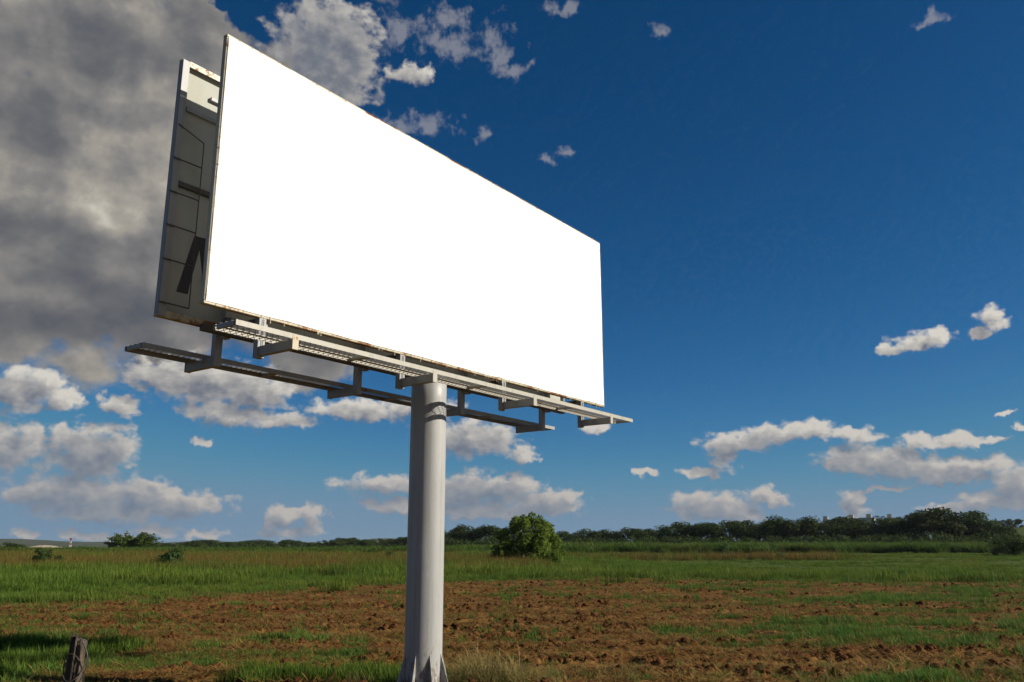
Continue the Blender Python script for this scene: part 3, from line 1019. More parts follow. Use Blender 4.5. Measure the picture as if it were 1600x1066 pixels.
# belt of tall cane-like grass at the far side of the field
x, y, rs = sample(9, 17000, 150, 238, half=0.80)
u = x / y
lim = 163 + 16 * (fbm(x / 11, x * 0 + 3.3, 241, 3) - 0.5) * 2 + 22 * sstep(u, 0.0, 0.3)
k = y > lim
x, y, u = x[k], y[k], u[k]
hs = np.interp(u, [-0.7, -0.3, -0.1, 0.1, 0.6], [0.62, 0.62, 0.7, 1.0, 1.0]) * (0.7 + 0.55 * fbm(x / 8, y / 8, 243, 3))
hs = hs * (0.8 + 0.35 * rs.rand(len(x)))
sc3 = np.stack([1.25 + 0.3 * rs.rand(len(x)), 1.25 + 0.3 * rs.rand(len(x)), hs * 1.15], -1)
scatter('tall_grass_belt', 'belt of tall green cane grass along the far edge of the field', P_CANE, pts(x, y, -0.05), sc3, np.clip(fbm(x / 9, y / 9, 245, 3) + 0.3 * (rs.rand(len(x)) - 0.5), 0, 1), 10)

# rank dark grass at the left verge and round the foot of the pole
rs = np.random.RandomState(11)
x = np.concatenate([rs.uniform(-11.5, -8.0, 900), rs.uniform(-7.0, -4.0, 60), POLE[0] - 0.7 + rs.normal(0, 0.55, 200), rs.uniform(-4.4, -2.0, 120)])
y = np.concatenate([rs.uniform(14.2, 19.5, 900), rs.uniform(14.3, 15.4, 60), POLE[1] + 0.9 + rs.normal(0, 0.35, 200), rs.uniform(14.2, 15.2, 120)])
k = (np.hypot(x - POLE[0], y - POLE[1]) > 0.42) & (fbm(x / 1.3, y / 1.0, 251, 3) > 0.44)
x, y = x[k], y[k]
scatter('rank_grass', 'rank dark green grass on the near left verge', P_MED, pts(x, y, -0.02), np.where(x < -7.5, 0.40 + 0.40 * rs.rand(len(x)), 0.22 + 0.30 * rs.rand(len(x))), rs.rand(len(x)) * 0.6, 12)

# dry tall grass beside the pole
x = np.concatenate([POLE[0] + 0.75 + rs.normal(0, 0.30, 26), POLE[0] + 1.9 + rs.normal(0, 0.9, 60), POLE[0] - 1.0 + rs.normal(0, 0.35, 16), rs.uniform(0.2, 9, 70)])
y = np.concatenate([POLE[1] + 0.55 + rs.normal(0, 0.30, 26), POLE[1] + 1.0 + rs.normal(0, 0.4, 60), POLE[1] + 0.6 + rs.normal(0, 0.3, 16), rs.uniform(14.3, 15.6, 70)])
k = np.hypot(x - POLE[0], y - POLE[1]) > 0.40
x, y = x[k], y[k]
nn = np.hypot(x - POLE[0] - 0.75, y - POLE[1] - 0.4)
scatter('dry_grass', 'dry straw-coloured grass beside the foot of the pole', P_DRY, pts(x, y, -0.02), np.where(nn < 0.9, 0.9, 0.40) * (0.6 + 0.6 * rs.rand(len(x))), rs.rand(len(x)), 13, 0.25)


# loose clods on the ploughed soil
def clod_proto(seed):
    rs = np.random.RandomState(seed)
    bm = bmesh.new()
    bmesh.ops.create_icosphere(bm, subdivisions=2, radius=1.0)
    for v in bm.verts:
        c = v.co
        f = 0.62 + 0.75 * float(fbm(np.array(c.x * 1.3 + seed * 3.1), np.array(c.y * 1.3 + c.z * 1.7), seed, 3))
        v.co = Vector((c.x * f, c.y * f * 0.85, c.z * f * 0.62))
    me = bpy.data.meshes.new('clod')
    bm.to_mesh(me)
    bm.free()
    me.materials.append(M_CLOD)
    return bpy.data.objects.new('clod', me)


M_CLOD, _n, _b, _o = material('soil_clod')
_pos = _n('ShaderNodeNewGeometry').outputs['Position']
_n.put(_b.inputs['Base Color'], _n.ramp(_n.noise(_pos, 6, 5, 0.7), [(0.3, (0.042, 0.016, 0.005)), (0.6, (0.105, 0.043, 0.013)), (0.8, (0.17, 0.08, 0.026))]))
_b.inputs['Roughness'].default_value = 0.95
_b.inputs['Specular IOR Level'].default_value = 0.1
P_CLOD = [clod_proto(s) for s in (1, 2, 3, 4)]
x, y, rs = sample(15, 58000, 13.5, 64, power=1.9)
patch = sstep(fbm(x / 2.6, y / 0.9, 71, 3), 0.40, 0.66)
fur = np.exp(-((y - 17.9 - 0.02 * x) / 0.45) ** 2) * sstep(x, -1, 2)
k = soil_mask(x, y) * (1 - green_mask(x, y)) * np.clip(0.10 + 0.60 * patch + 0.3 * fur, 0, 1) > rs.rand(len(x))
x, y, patch, fur = x[k], y[k], patch[k], fur[k]
sz = (0.014 + 0.050 * rs.rand(len(x)) ** 3.5 * (0.5 + patch)) * (1 + y / 60)
scatter('soil_clods', 'loose reddish clods of ploughed soil', P_CLOD, pts(x, y, 0.0), sz, rs.rand(len(x)), 16, 0.6)

# ------------------------------------------------------------------ trees, shrubs
def leaf_mat(name, c1, c2, c3, transl=0.30):
    m, n, b, out = material(name)
    tf = n('ShaderNodeAttribute', attribute_name='tipf').outputs['Fac']
    rn = n('ShaderNodeObjectInfo').outputs['Random']
    col = n.ramp(tf, [(0.0, c1), (0.55, c2), (1.0, c3)])
    col = n('ShaderNodeHueSaturation', n.step(rn, 0, 1, 0.485, 0.515, False), 0.95, n.step(rn, 0, 1, 0.8, 1.2, False), 1.0, col).outputs[0]
    n.put(b.inputs['Base Color'], col)
    b.inputs['Roughness'].default_value = 0.6
    b.inputs['Specular IOR Level'].default_value = 0.08
    tr = n('ShaderNodeBsdfTranslucent', col)
    mx = n('ShaderNodeMixShader', transl, b.outputs[0], tr.outputs[0])
    m.node_tree.links.new(mx.outputs[0], out.inputs[0])
    return m


def bark_mat():
    m, n, b, out = material('bark')
    pos = n('ShaderNodeTexCoord').outputs['Object']
    n.put(b.inputs['Base Color'], n.ramp(n.noise(n.vm('MULTIPLY', pos, (6, 6, 1.5)), 1.0, 5, 0.7), [(0.3, (0.035, 0.026, 0.018)), (0.7, (0.13, 0.10, 0.07))]))
    b.inputs['Roughness'].default_value = 0.9
    return m


M_BARK = bark_mat()
M_WOOD = leaf_mat('dark_wood_leaves', (0.022, 0.038, 0.009), (0.044, 0.070, 0.015), (0.088, 0.120, 0.027))
M_BUSH = leaf_mat('bright_bush_leaves', (0.075, 0.135, 0.014), (0.145, 0.24, 0.026), (0.23, 0.34, 0.05), 0.6)
M_BAMB = leaf_mat('bamboo_leaves', (0.048, 0.085, 0.014), (0.085, 0.140, 0.024), (0.130, 0.195, 0.038), 0.5)
M_SHRB = leaf_mat('shrub_leaves', (0.040, 0.075, 0.018), (0.070, 0.125, 0.030), (0.120, 0.185, 0.055), 0.45)


def crown_mesh(name, seed, lobes, nleaf, leaf, mat, fill=0.35):
    """leaf-sized faces spread through a set of lobes [(x,y,z,rx,ry,rz)]"""
    rs = np.random.RandomState(seed)
    L = np.array(lobes, float)
    wts = (L[:, 3] * L[:, 4] * L[:, 5]) ** (2 / 3.0)
    idx = rs.choice(len(L), nleaf, p=wts / wts.sum())
    d = rs.normal(size=(nleaf, 3))
    d /= np.linalg.norm(d, axis=1)[:, None]
    rad = np.where(rs.rand(nleaf) < fill, rs.rand(nleaf) ** 0.5, 1 - np.abs(rs.normal(0, 0.10, nleaf)) + 0.09 * rs.rand(nleaf))
    # clumps: lobes are bumpy
    bump = 0.80 + 0.38 * fbm(d[:, 0] * 2.6 + idx * 7.7, d[:, 1] * 2.6 + d[:, 2] * 3.1, seed, 3)
    P = L[idx, :3] + d * L[idx, 3:6] * (rad * bump)[:, None]
    nrm = d + rs.normal(0, 0.65, (nleaf, 3))
    nrm[:, 2] += 0.35
    nrm /= np.linalg.norm(nrm, axis=1)[:, None]
    t = np.cross(nrm, rs.normal(size=(nleaf, 3)))
    t /= np.linalg.norm(t, axis=1)[:, None]
    bt = np.cross(nrm, t)
    ln = leaf * rs.uniform(0.6, 1.4, nleaf)[:, None]
    w = ln * rs.uniform(0.40, 0.65, nleaf)[:, None]
    V = np.empty((nleaf, 4, 3))
    V[:, 0] = P - t * ln * 0.5
    V[:, 1] = P + bt * w * 0.5 - nrm * w * 0.12
    V[:, 2] = P + t * ln * 0.5 - nrm * ln * 0.15
    V[:, 3] = P - bt * w * 0.5 - nrm * w * 0.12
    V = V.reshape(-1, 3)
    me = bpy.data.meshes.new(name)
    me.vertices.add(len(V))
    me.vertices.foreach_set('co', V.astype(np.float32).ravel())
    me.loops.add(nleaf * 4)
    me.loops.foreach_set('vertex_index', np.arange(nleaf * 4, dtype=np.int32))
    me.polygons.add(nleaf)
    me.polygons.foreach_set('loop_start', np.arange(0, nleaf * 4, 4, dtype=np.int32))
    me.update(calc_edges=True)
    tint = np.clip(0.5 * fbm(P[:, 0] / (leaf * 5), P[:, 1] / (leaf * 5) + P[:, 2] / (leaf * 4), seed + 5, 3) + 0.5 * rs.rand(nleaf), 0, 1)
    at = me.attributes.new('tipf', 'FLOAT', 'POINT')
    at.data.foreach_set('value', np.repeat(tint, 4).astype(np.float32))
    me.materials.append(mat)
    return me


def limb(bm, pts_, r0, r1, seg=6):
    """tapered, bent limb along a list of points"""
    prev = None
    k = len(pts_)
    for i, p in enumerate(pts_):
        p = Vector(p)
        d = (Vector(pts_[min(i + 1, k - 1)]) - Vector(pts_[max(i - 1, 0)])).normalized()
        q = d.to_track_quat('Z', 'Y')
        r = r0 + (r1 - r0) * i / (k - 1)
        ring = [bm.verts.new(p + q @ Vector((math.cos(6.2832 * j / seg) * r, math.sin(6.2832 * j / seg) * r, 0))) for j in range(seg)]
        if prev:
            for j in range(seg):
                bm.faces.new((prev[j], prev[(j + 1) % seg], ring[(j + 1) % seg], ring[j]))
        prev = ring
    bm.faces.new(prev)


def trunk_mesh(name, seed, lobes, h0, r0):
    rs = random.Random(seed)
    bm = bmesh.new()
    fork = Vector((rs.uniform(-.2, .2), rs.uniform(-.2, .2), h0))
    limb(bm, [(0, 0, -0.4), (0.1 * rs.random(), 0, h0 * .5), fork], r0, r0 * .75)
    for lb in lobes[::2]:
        tgt = Vector(lb[:3])
        mid = fork.lerp(tgt, .5) + Vector((rs.uniform(-.4, .4), rs.uniform(-.4, .4), rs.uniform(0, .5)))
        limb(bm, [fork + Vector((0, 0, -.15)), mid, tgt], r0 * .5, r0 * .12, 5)
    me = bpy.data.meshes.new(name)
    bm.to_mesh(me)
    bm.free()
    me.materials.append(M_BARK)
    return me


# six kinds of broad-leaved tree, 10 m tall and about 11 m wide, shared by the copies
TREES = []
for s in range(6):
    rs_ = random.Random(50 + s)
    flat = (0.8, 1.0, 1.15, 0.9, 1.0, 0.75)[s]
    lob = []
    for k in range(rs_.randint(15, 20)):
        a = rs_.uniform(0, 6.283)
        rr_ = 4.3 * math.sqrt(rs_.random())
        zc = 3.4 + (5.4 - 0.30 * rr_) * rs_.random() ** 0.8
        q = rs_.uniform(1.2, 2.2)
        lob.append((math.cos(a) * rr_, math.sin(a) * rr_, zc, q * 1.15, q * 1.15, q * 0.75 * flat))
    # skirts of foliage near the ground
    for k in range(7):
        a = rs_.uniform(0, 6.283)
        q = rs_.uniform(1.2, 1.9)
        lob.append((math.cos(a) * 3.6, math.sin(a) * 3.6, rs_.uniform(1.0, 2.6), q, q, q))
    TREES.append((crown_mesh('crown', 60 + s, lob, 6500, 0.50, M_WOOD), trunk_mesh('trunk', 70 + s, lob, 2.6, 0.26)))


def tree(k, loc, sx, sz, rz, label, group=None, name='tree', cat='tree'):
    t_ = empty(name, loc, rz)
    cr, tk = TREES[k]
    for nm, me in (('crown', cr), ('trunk', tk)):
        o_ = link(bpy.data.objects.new(nm, me), t_)
        o_.scale = (sx, sx, sz)
    return tag(t_, label, cat, group)


F_PX, CXP, CYP = 1325.0, 800.0, 533.0      # photograph's focal length and centre, for the lie of the horizon


def place(px, dist):
    """ground point in the direction of a column of the photograph, dist metres ahead"""
    x_ = (px - CXP) / F_PX * dist * 0.972
    return x_, dist, float(base_height(np.array(x_), np.array(float(dist))))


def top_z(py, dist):
    e_ = math.atan((CYP - py) / F_PX) + _p
    return CAM_H + dist * math.tan(e_)


rt = random.Random(77)
ORD = ['first', 'second', 'third', 'fourth', 'fifth', 'sixth', 'seventh', 'eighth', 'ninth', 'tenth', 'eleventh', 'twelfth', 'thirteenth', 'fourteenth',
       'fifteenth', 'sixteenth', 'seventeenth', 'eighteenth', 'nineteenth', 'twentieth']


def nth(i, n_):
    """first ... last, counted from the nearer end"""
    return ORD[i] + ' from the left' if i <= (n_ - 1) // 2 else (ORD[n_ - 1 - i] + ' from the right' if i < n_ - 1 else 'rightmost')
# the wood on the right: (column, row of the tree top, distance, width in metres)
WOOD = [(694, 827, 300, 9), (716, 822, 305, 10), (742, 823, 300, 9), (766, 822, 296, 9), (790, 826, 310, 9), (868, 831, 300, 8),
        (893, 833, 296, 8), (913, 830, 300, 7), (931, 827, 292, 8), (955, 832, 296, 8), (980, 827, 288, 9), (1008, 828, 284, 9), (1033, 824, 290, 10),
        (1058, 820, 284, 11), (1086, 817, 280, 11), (1112, 819, 276, 10), (1138, 817, 284, 10), (1162, 816, 272, 10), (1186, 815, 280, 11),
        (1212, 814, 268, 11), (1241, 808, 264, 12), (1268, 817, 270, 10), (1296, 819, 262, 10), (1318, 811, 268, 12), (1345, 818, 262, 10),
        (1372, 812, 258, 12), (1396, 813, 264, 11), (1420, 812, 252, 11), (1444, 803, 250, 12), (1472, 798, 246, 15), (1502, 801, 248, 13),
        (1528, 812, 246, 11), (1552, 822, 240, 9), (1574, 830, 236, 7)]
big = {1472: 'largest round dark tree crowning the wood near the right edge', 1241: 'tall tree standing above its neighbours right of the wood\'s middle',
       1318: 'tree in the wood with pale building tops just behind it'}
for i, (px, py, ds, wd) in enumerate(WOOD):
    x_, y_, z_ = place(px, ds)
    h_ = top_z(py, ds) - z_
    tree(i % 6, (x_, y_, z_ - 0.1), wd / 8.4, h_ * 1.05 / 9.0, rt.uniform(0, 6.28),
         big.get(px, 'dark broad-leaved tree ' + ('between the pole and the round bush, ' + nth(i, 5) if i < 5 else 'of the wood right of the round bush, ' + nth(i - 5, len(WOOD) - 5))), 'trees of the wood right of the pole')

# thinner line of trees further off on the left
LINE = []
_px = 232.0
while _px < 668:
    LINE.append((_px, np.interp(_px, [232, 320, 400, 500, 590, 668], [849, 844, 846, 845, 840, 838]) + rt.uniform(-2.0, 2.2), 385 + rt.uniform(-14, 14), rt.uniform(4.5, 7.5)))
    _px += rt.uniform(10, 19)
for i, (px, py, ds, wd) in enumerate(LINE):
    x_, y_, z_ = place(px, ds)
    tree((i * 5 + 2) % 6, (x_, y_, z_ - 0.1), wd / 9.0, (top_z(py, ds) - z_) / 8.8, rt.uniform(0, 6.28),
         'small dark tree in the far line between bamboo and pole, ' + nth(i, len(LINE)), 'trees in the far line left of the pole')
x_, y_, z_ = place(8, 215)
tree(1, (x_, y_, z_ - 0.1), 0.68, (top_z(845, 215) - z_) / 9.7, 1.0, 'dark tree cut off by the left edge of the picture')
for px, py, wd, lb in ((398, 841, 34, 'flat-topped dark clump of trees on the skyline left of the pole'), (316, 841, 30, 'low domed clump of trees on the far skyline beyond the bamboo'),
                       (452, 842, 12, 'small lone tree on the skyline left of the pole'), (532, 839, 11, 'left one of two small trees standing up on the skyline'),
                       (547, 838, 10, 'right one of two small trees standing up on the skyline')):
    x_, y_, z_ = place(px, 640)
    tree((px // 7) % 6, (x_, y_, z_ + (-0.1 if wd > 20 else 3.0)), wd / 11.0, (top_z(py, 640) - z_ - (0 if wd > 20 else 3.0)) / 9.7, 0.4 + px, lb)

# --- undergrowth along the foot of the wood: one mass
lob = []
for px in range(680, 1600, 9):
    for _k in range(2):
        ds = np.interp(px, [680, 1000, 1250, 1480, 1600], [282, 270, 250, 228, 205]) + rt.uniform(-10, 6)
        x_, y_, z_ = place(px + rt.uniform(-5, 5), ds)
        q = rt.uniform(1.3, 2.6)
        lob.append((x_, y_, z_ + q * 0.75 + rt.uniform(0, 0.8), q * 1.3, q * 1.3, q))
for px in range(225, 690, 8):
    x_, y_, z_ = place(px + rt.uniform(-5, 5), 372 + rt.uniform(-12, 10))
    q = rt.uniform(1.1, 2.0)
    lob.append((x_, y_, z_ + q * 0.8, q * 1.8, q * 1.5, q))
o_ = link(bpy.data.objects.new('undergrowth', crown_mesh('undergrowth', 91, lob, 60000, 0.60, M_WOOD)))
tag(o_, 'dense dark undergrowth along the foot of the trees', None, None, 'stuff')

# --- the round bush in the field, right of the pole
rs_ = random.Random(8)
lob = [(0, 0, 1.6, 2.4, 2.4, 1.5), (0.2, 0, 3.2, 1.3, 1.3, 1.0)]
for k in range(60):
    a = rs_.uniform(0, 6.283)
    v = rs_.random()
    zc = 0.5 + 4.4 * v
    rr_ = (3.9 * math.sqrt(max(0.05, 1 - (v * 0.97) ** 2.0))) * rs_.uniform(0.62, 1.0)
    q = rs_.uniform(0.28, 0.72)
    lob.append((math.cos(a) * rr_, math.sin(a) * rr_, zc, q, q, q * rs_.uniform(0.8, 1.4)))
for (sx_, sz_) in ((-0.5, 5.2), (0.4, 5.45), (1.2, 5.15), (-1.5, 4.6), (2.2, 4.3), (0.0, 4.9), (0.9, 4.8)):
    lob.append((sx_, rs_.uniform(-.5, .5), sz_, 0.42, 0.42, 0.50))
x_, y_, z_ = place(825, 107)
bush = empty('bush', (x_, y_, z_ - 0.1))
tag(bush, 'large round bright green bush standing alone in the field just right of the pole', 'bush')
link(bpy.data.objects.new('crown', crown_mesh('crown', 92, lob, 10500, 0.33, M_BUSH, 0.12)), bush)
bush.scale = (1.2, 1.2, 1.06)
link(bpy.data.objects.new('stem', trunk_mesh('stem', 93, lob[2:46:2], 0.5, 0.16)), bush)

# --- bamboo clump on the left: plumes fanning out from one foot
rs_ = random.Random(18)
lob = []
canes = bmesh.new()
for k in range(46):
    a = rs_.uniform(0, 6.283)
    le = rs_.uniform(0.1, 0.75)
    L_ = rs_.uniform(5.0, 6.6)
    p_ = [Vector((0, 0, 0))]
    for s in range(1, 7):
        f = s / 6
        r_ = L_ * math.sin(le) * f * (0.75 + 0.35 * f)
        p_.append(Vector((math.cos(a) * r_ * 1.25, math.sin(a) * r_, L_ * math.cos(le) * f - 0.55 * le * L_ * f ** 3 * 0.45)))
    limb(canes, p_, 0.05, 0.015, 4)
    for s in (2, 3, 4, 5, 6):
        q = (0.5, 0.75, 0.85, 0.75, 0.45)[s - 2]
        lob.append((*p_[s], q * 0.8, q * 0.8, q * 1.05))
x_, y_, z_ = place(206, 246)
bam = empty('bamboo_clump', (x_, y_, z_ - 0.1))
bam.scale = (1.75, 1.3, (top_z(830, 246) - z_) / 6.0)
tag(bam, 'feathery green bamboo clump rising above the grass on the left', 'bamboo')
link(bpy.data.objects.new('crown', crown_mesh('crown', 94, lob, 9000, 0.42, M_BAMB, 0.3)), bam)
bm_obj('canes', canes, M_BARK, bam)

# small companion plants beside the bamboo
for px, py, ds, wd, k, lb in ((172, 843, 244, 4.2, 3, 'small low tree leaning on the left side of the bamboo clump'), (247, 851, 250, 5.0, 1, 'low shrub tree just right of the bamboo clump')):
    x_, y_, z_ = place(px, ds)
    tree(k, (x_, y_, z_ - 0.1), wd / 10, (top_z(py, ds) - z_) / 9.7, 0.5, lb)


# --- shrubs in the field
def shrub(px, dist, w, h, seed, nleaf, label, mat=M_SHRB, leaf=0.16, open_=False):
    rs_ = random.Random(seed)
    lob = []
    for k in range(22):
        a, v = rs_.uniform(0, 6.283), rs_.random()
        rr_ = w * 0.42 * math.sqrt(rs_.random()) * (1.05 - 0.55 * v)
        q = rs_.uniform(0.10, 0.20) * w * (0.6 if open_ else 1)
        lob.append((math.cos(a) * rr_, math.sin(a) * rr_, h * (0.12 + 0.78 * v), q, q, q * 0.8))
    x_, y_, z_ = place(px, dist)
    s_ = empty('shrub', (x_, y_, z_ - 0.05))
    tag(s_, label, 'shrub')
    link(bpy.data.objects.new('foliage', crown_mesh('foliage', seed, lob, nleaf, leaf, mat, 0.4)), s_)
    link(bpy.data.objects.new('stem', trunk_mesh('stem', seed + 1, lob[::3], 0.3, 0.05)), s_)


shrub(74, 88, 3.8, 2.4, 201, 2600, 'loose green shrub in the brown grass near the left edge', leaf=0.17, open_=True)
shrub(268, 86, 3.4, 2.0, 203, 2600, 'low leafy shrub with big leaves in the brown grass below the bamboo', leaf=0.24)
shrub(612, 118, 2.2, 1.5, 205, 1200, 'small dark shrub just left of the pole at the edge of the brown grass')
shrub(456, 112, 1.2, 1.0, 207, 600, 'tiny dark shrub in the brown grass left of the pole')
shrub(1218, 126, 1.8, 1.2, 209, 900, 'small shrub in the green field below the middle of the wood')
shrub(1404, 62, 0.9, 0.6, 211, 700, 'small weed clump on the edge of the ploughed strip at right', leaf=0.10)
shrub(1128, 158, 4.0, 2.6, 213, 1500, 'rounded shrub at the near edge of the tall grass belt', leaf=0.26)
shrub(1572, 150, 7.0, 3.4, 215, 3600, 'dark shrub mass at the right edge in front of the hill', M_WOOD, 0.28)
shrub(1598, 142, 6.0, 3.0, 217, 3000, 'dark shrub cut off by the right edge of the picture', M_WOOD, 0.28)


# ------------------------------------------------------------------ far buildings
def wall_mat(name, c):
    m, n, b, out = material(name)
    pos = n('ShaderNodeTexCoord').outputs['Object']
    n.put(b.inputs['Base Color'], n.mix(n.noise(n.vm('MULTIPLY', pos, (0.8, 0.8, 0.25)), 1.0, 4, 0.6), c, tuple(v * 0.75 for v in c[:3]) + (1,)))
    b.inputs['Roughness'].default_value = 0.85
    return m


M_WALL = wall_mat('cream_render', (0.50, 0.44, 0.33, 1))
M_WALL2 = wall_mat('grey_render', (0.42, 0.42, 0.40, 1))
M_GLASS, _n, _b, _o = material('dark_window_glass')
_n.put(_b.inputs['Base Color'], _n.mix(_n.noise(_n('ShaderNodeTexCoord').outputs['Object'], 0.7, 2), (0.03, 0.035, 0.04, 1), (0.08, 0.09, 0.10, 1)))
_b.inputs['Roughness'].default_value = 0.15


def block(px, dist, w, dpt, py_top, label, tank_x, group='apartment blocks behind the wood'):
    x_, y_, z_ = place(px, dist)
    H_ = top_z(py_top, dist) - z_
    t_ = empty('apartment_block', (x_, y_, z_ - 0.2), -0.45)
    tag(t_, label, 'building', group)
    box('wall', M_WALL, t_, -w / 2, w / 2, -dpt / 2, dpt / 2, 0, H_, 0)
    box('parapet', M_WALL2, t_, -w / 2 - .12, w / 2 + .12, -dpt / 2 - .12, dpt / 2 + .12, H_ + .003, H_ + .45, 0)
    box('water_tank', M_WALL, t_, tank_x - 1.3, tank_x + 1.3, -1.3, 1.3, H_ + .455, H_ + 2.6, 0)
    n_f = int(H_ // 2.8)
    for fl in range(max(0, n_f - 4), n_f):
        for k in range(int(w // 2.2)):
            xx = -w / 2 + 1.1 + k * 2.2
            zz = fl * 2.8 + 1.2
            f_ = box('window', M_WALL2, t_, xx - .65, xx + .65, -dpt / 2 - .05, -dpt / 2 + .03, zz - .08, zz + 1.28, 0)
            box('pane', M_GLASS, f_, xx - .55, xx + .55, -dpt / 2 - .058, -dpt / 2 - .052, zz, zz + 1.2, 0)


block(1300, 520, 7.5, 9, 814, 'leftmost cream apartment block showing between tree tops of the wood', -2.4)
block(1332, 505, 8.0, 9, 812, 'cream apartment block second from the left behind the wood', 0.5)
block(1358, 500, 8.5, 9, 811, 'cream apartment block third from the left behind the wood', 1.2)
block(1400, 510, 9.0, 9, 811, 'rightmost cream apartment block behind the wood', -2.0)

# house on the right-hand hill
x_, y_, z_ = place(1552, 430)
hs = empty('house', (x_, y_, z_ - 0.2), -0.3)
tag(hs, 'pale grey flat-roofed house on the hill at the far right', 'house')
hz = max(2.5, top_z(816, 430) - z_)
box('wall', M_WALL2, hs, -5.5, 5.5, -3.5, 3.5, 0, hz, 0)
rf = box('roof', wall_mat('dark_roof', (0.12, 0.11, 0.11, 1)), hs, -6.0, 6.0, -4.0, 4.0, hz + .002, hz + .35, 0)
box('chimney', M_WALL2, rf, 2.0, 2.8, -.4, .4, hz + .352, hz + 1.5, 0)
box('annex', M_WALL2, hs, -2.2, 2.6, -4.6, -3.52, 0, hz - .8, 0)
for xx in (-4.2, -2.9, 3.4, 4.6):
    f_ = box('window', M_WALL, hs, xx - .5, xx + .5, -3.55, -3.45, hz - 1.9, hz - .7, 0)
    box('pane', M_GLASS, f_, xx - .42, xx + .42, -3.558, -3.552, hz - 1.82, hz - .78, 0)
for px, py, lb in ((1530, 811, 'small dark tree left of the house on the hill'), (1578, 810, 'small dark tree right of the house on the hill'), (1595, 811, 'small dark tree on the hill at the picture\'s right edge')):
    x_, y_, z_ = place(px, 450)
    tree(px % 6, (x_, y_, z_ - 0.1), 0.55, max(0.3, (top_z(py, 450) - z_) / 9.7), 1.2, lb)

# ------------------------------------------------------------------ far left: hills, sandy bank, mast
M_HILL, _n, _b, _o = material('wooded_hill')
_pos = _n('ShaderNodeTexCoord').outputs['Object']
_n.put(_b.inputs['Base Color'], _n.ramp(_n.noise(_pos, 0.06, 6, 0.7), [(0.3, (0.012, 0.019, 0.009)), (0.6, (0.026, 0.036, 0.016)), (0.8, (0.055, 0.058, 0.027))]))
_b.inputs['Roughness'].default_value = 1.0


def ridge(name, dist, prof, depth, seed):
    """a wooded ridge: profile given as (column, row) of its skyline"""
    n_ = 1100
    pxs = np.linspace(prof[0][0], prof[-1][0], n_)
    tops = np.interp(pxs, [a for a, _ in prof], [b_ for _, b_ in prof])
    xs_ = (pxs - CXP) / F_PX * dist * 0.972
    ht = np.array([top_z(v, dist) for v in tops])
    ht = ht + (fbm(xs_ / 16.0, xs_ * 0 + seed, seed, 4, 0.7) - 0.5) * 0.0048 * dist
    V, F = [], []
    rows = 14
    for j in range(rows):
        f = j / (rows - 1)
        s_ = math.sin(f * math.pi) ** 0.7
        for i in range(n_):
            V.append((xs_[i], dist + (f - 0.5) * depth, -1 + (ht[i] + 1) * s_ + 2.0 * s_ * (float(_hash(np.array(float(i)), np.array(float(j)), seed)) - 0.5)))
    for j in range(rows - 1):
        for i in range(n_ - 1):
            a = j * n_ + i
            F.append((a, a + 1, a + n_ + 1, a + n_))
    me = bpy.data.meshes.new(name)
    me.from_pydata(V, [], F)
    me.materials.append(M_HILL)
    o_ = link(bpy.data.objects.new(name, me))
    o_['kind'] = 'structure'


ridge('hill', 2300, [(-500, 846), (-100, 844), (10, 842), (60, 844), (110, 847), (150, 846), (200, 850), (260, 850), (330, 846), (420, 852), (520, 849), (600, 842), (680, 842), (760, 850), (900, 852), (1100, 850), (1300, 849), (1500, 846), (1700, 840), (2200, 845)], 900, 5)
ridge('hill', 1300, [(-400, 852), (0, 850), (200, 853), (350, 849), (500, 850), (590, 845), (690, 846), (800, 853), (1000, 854)], 400, 9)

# sandy bank
rs = np.random.RandomState(5)
bm = bmesh.new()
gx, gy = 40, 10
vv = []
for j in range(gy + 1):
    for i in range(gx + 1):
        u, v = i / gx, j / gy
        hgt = math.sin(math.pi * v) ** 0.6 * (math.sin(math.pi * min(1, u * 1.02)) ** 0.45 if u < 0.98 else 0)
        vv.append(bm.verts.new((-12.0 + 24 * u, -6 + 12 * v, -0.3 + (3.4 - 1.3 * u + 0.25 * rs.rand()) * hgt)))
for j in range(gy):
    for i in range(gx):
        a = j * (gx + 1) + i
        bm.faces.new((vv[a], vv[a + 1], vv[a + gx + 2], vv[a + gx + 1]))
M_SAND, _n, _b, _o = material('pale_sand')
_n.put(_b.inputs['Base Color'], _n.mix(_n.noise(_n('ShaderNodeTexCoord').outputs['Object'], 0.6, 5, 0.6), (0.52, 0.44, 0.33, 1), (0.36, 0.28, 0.19, 1)))
_b.inputs['Roughness'].default_value = 0.95
x_, y_, z_ = place(75, 440)
sb = bm_obj('sand_bank', bm, M_SAND, None, True)
sb.location = (x_, y_, z_)
sb['kind'] = 'structure'

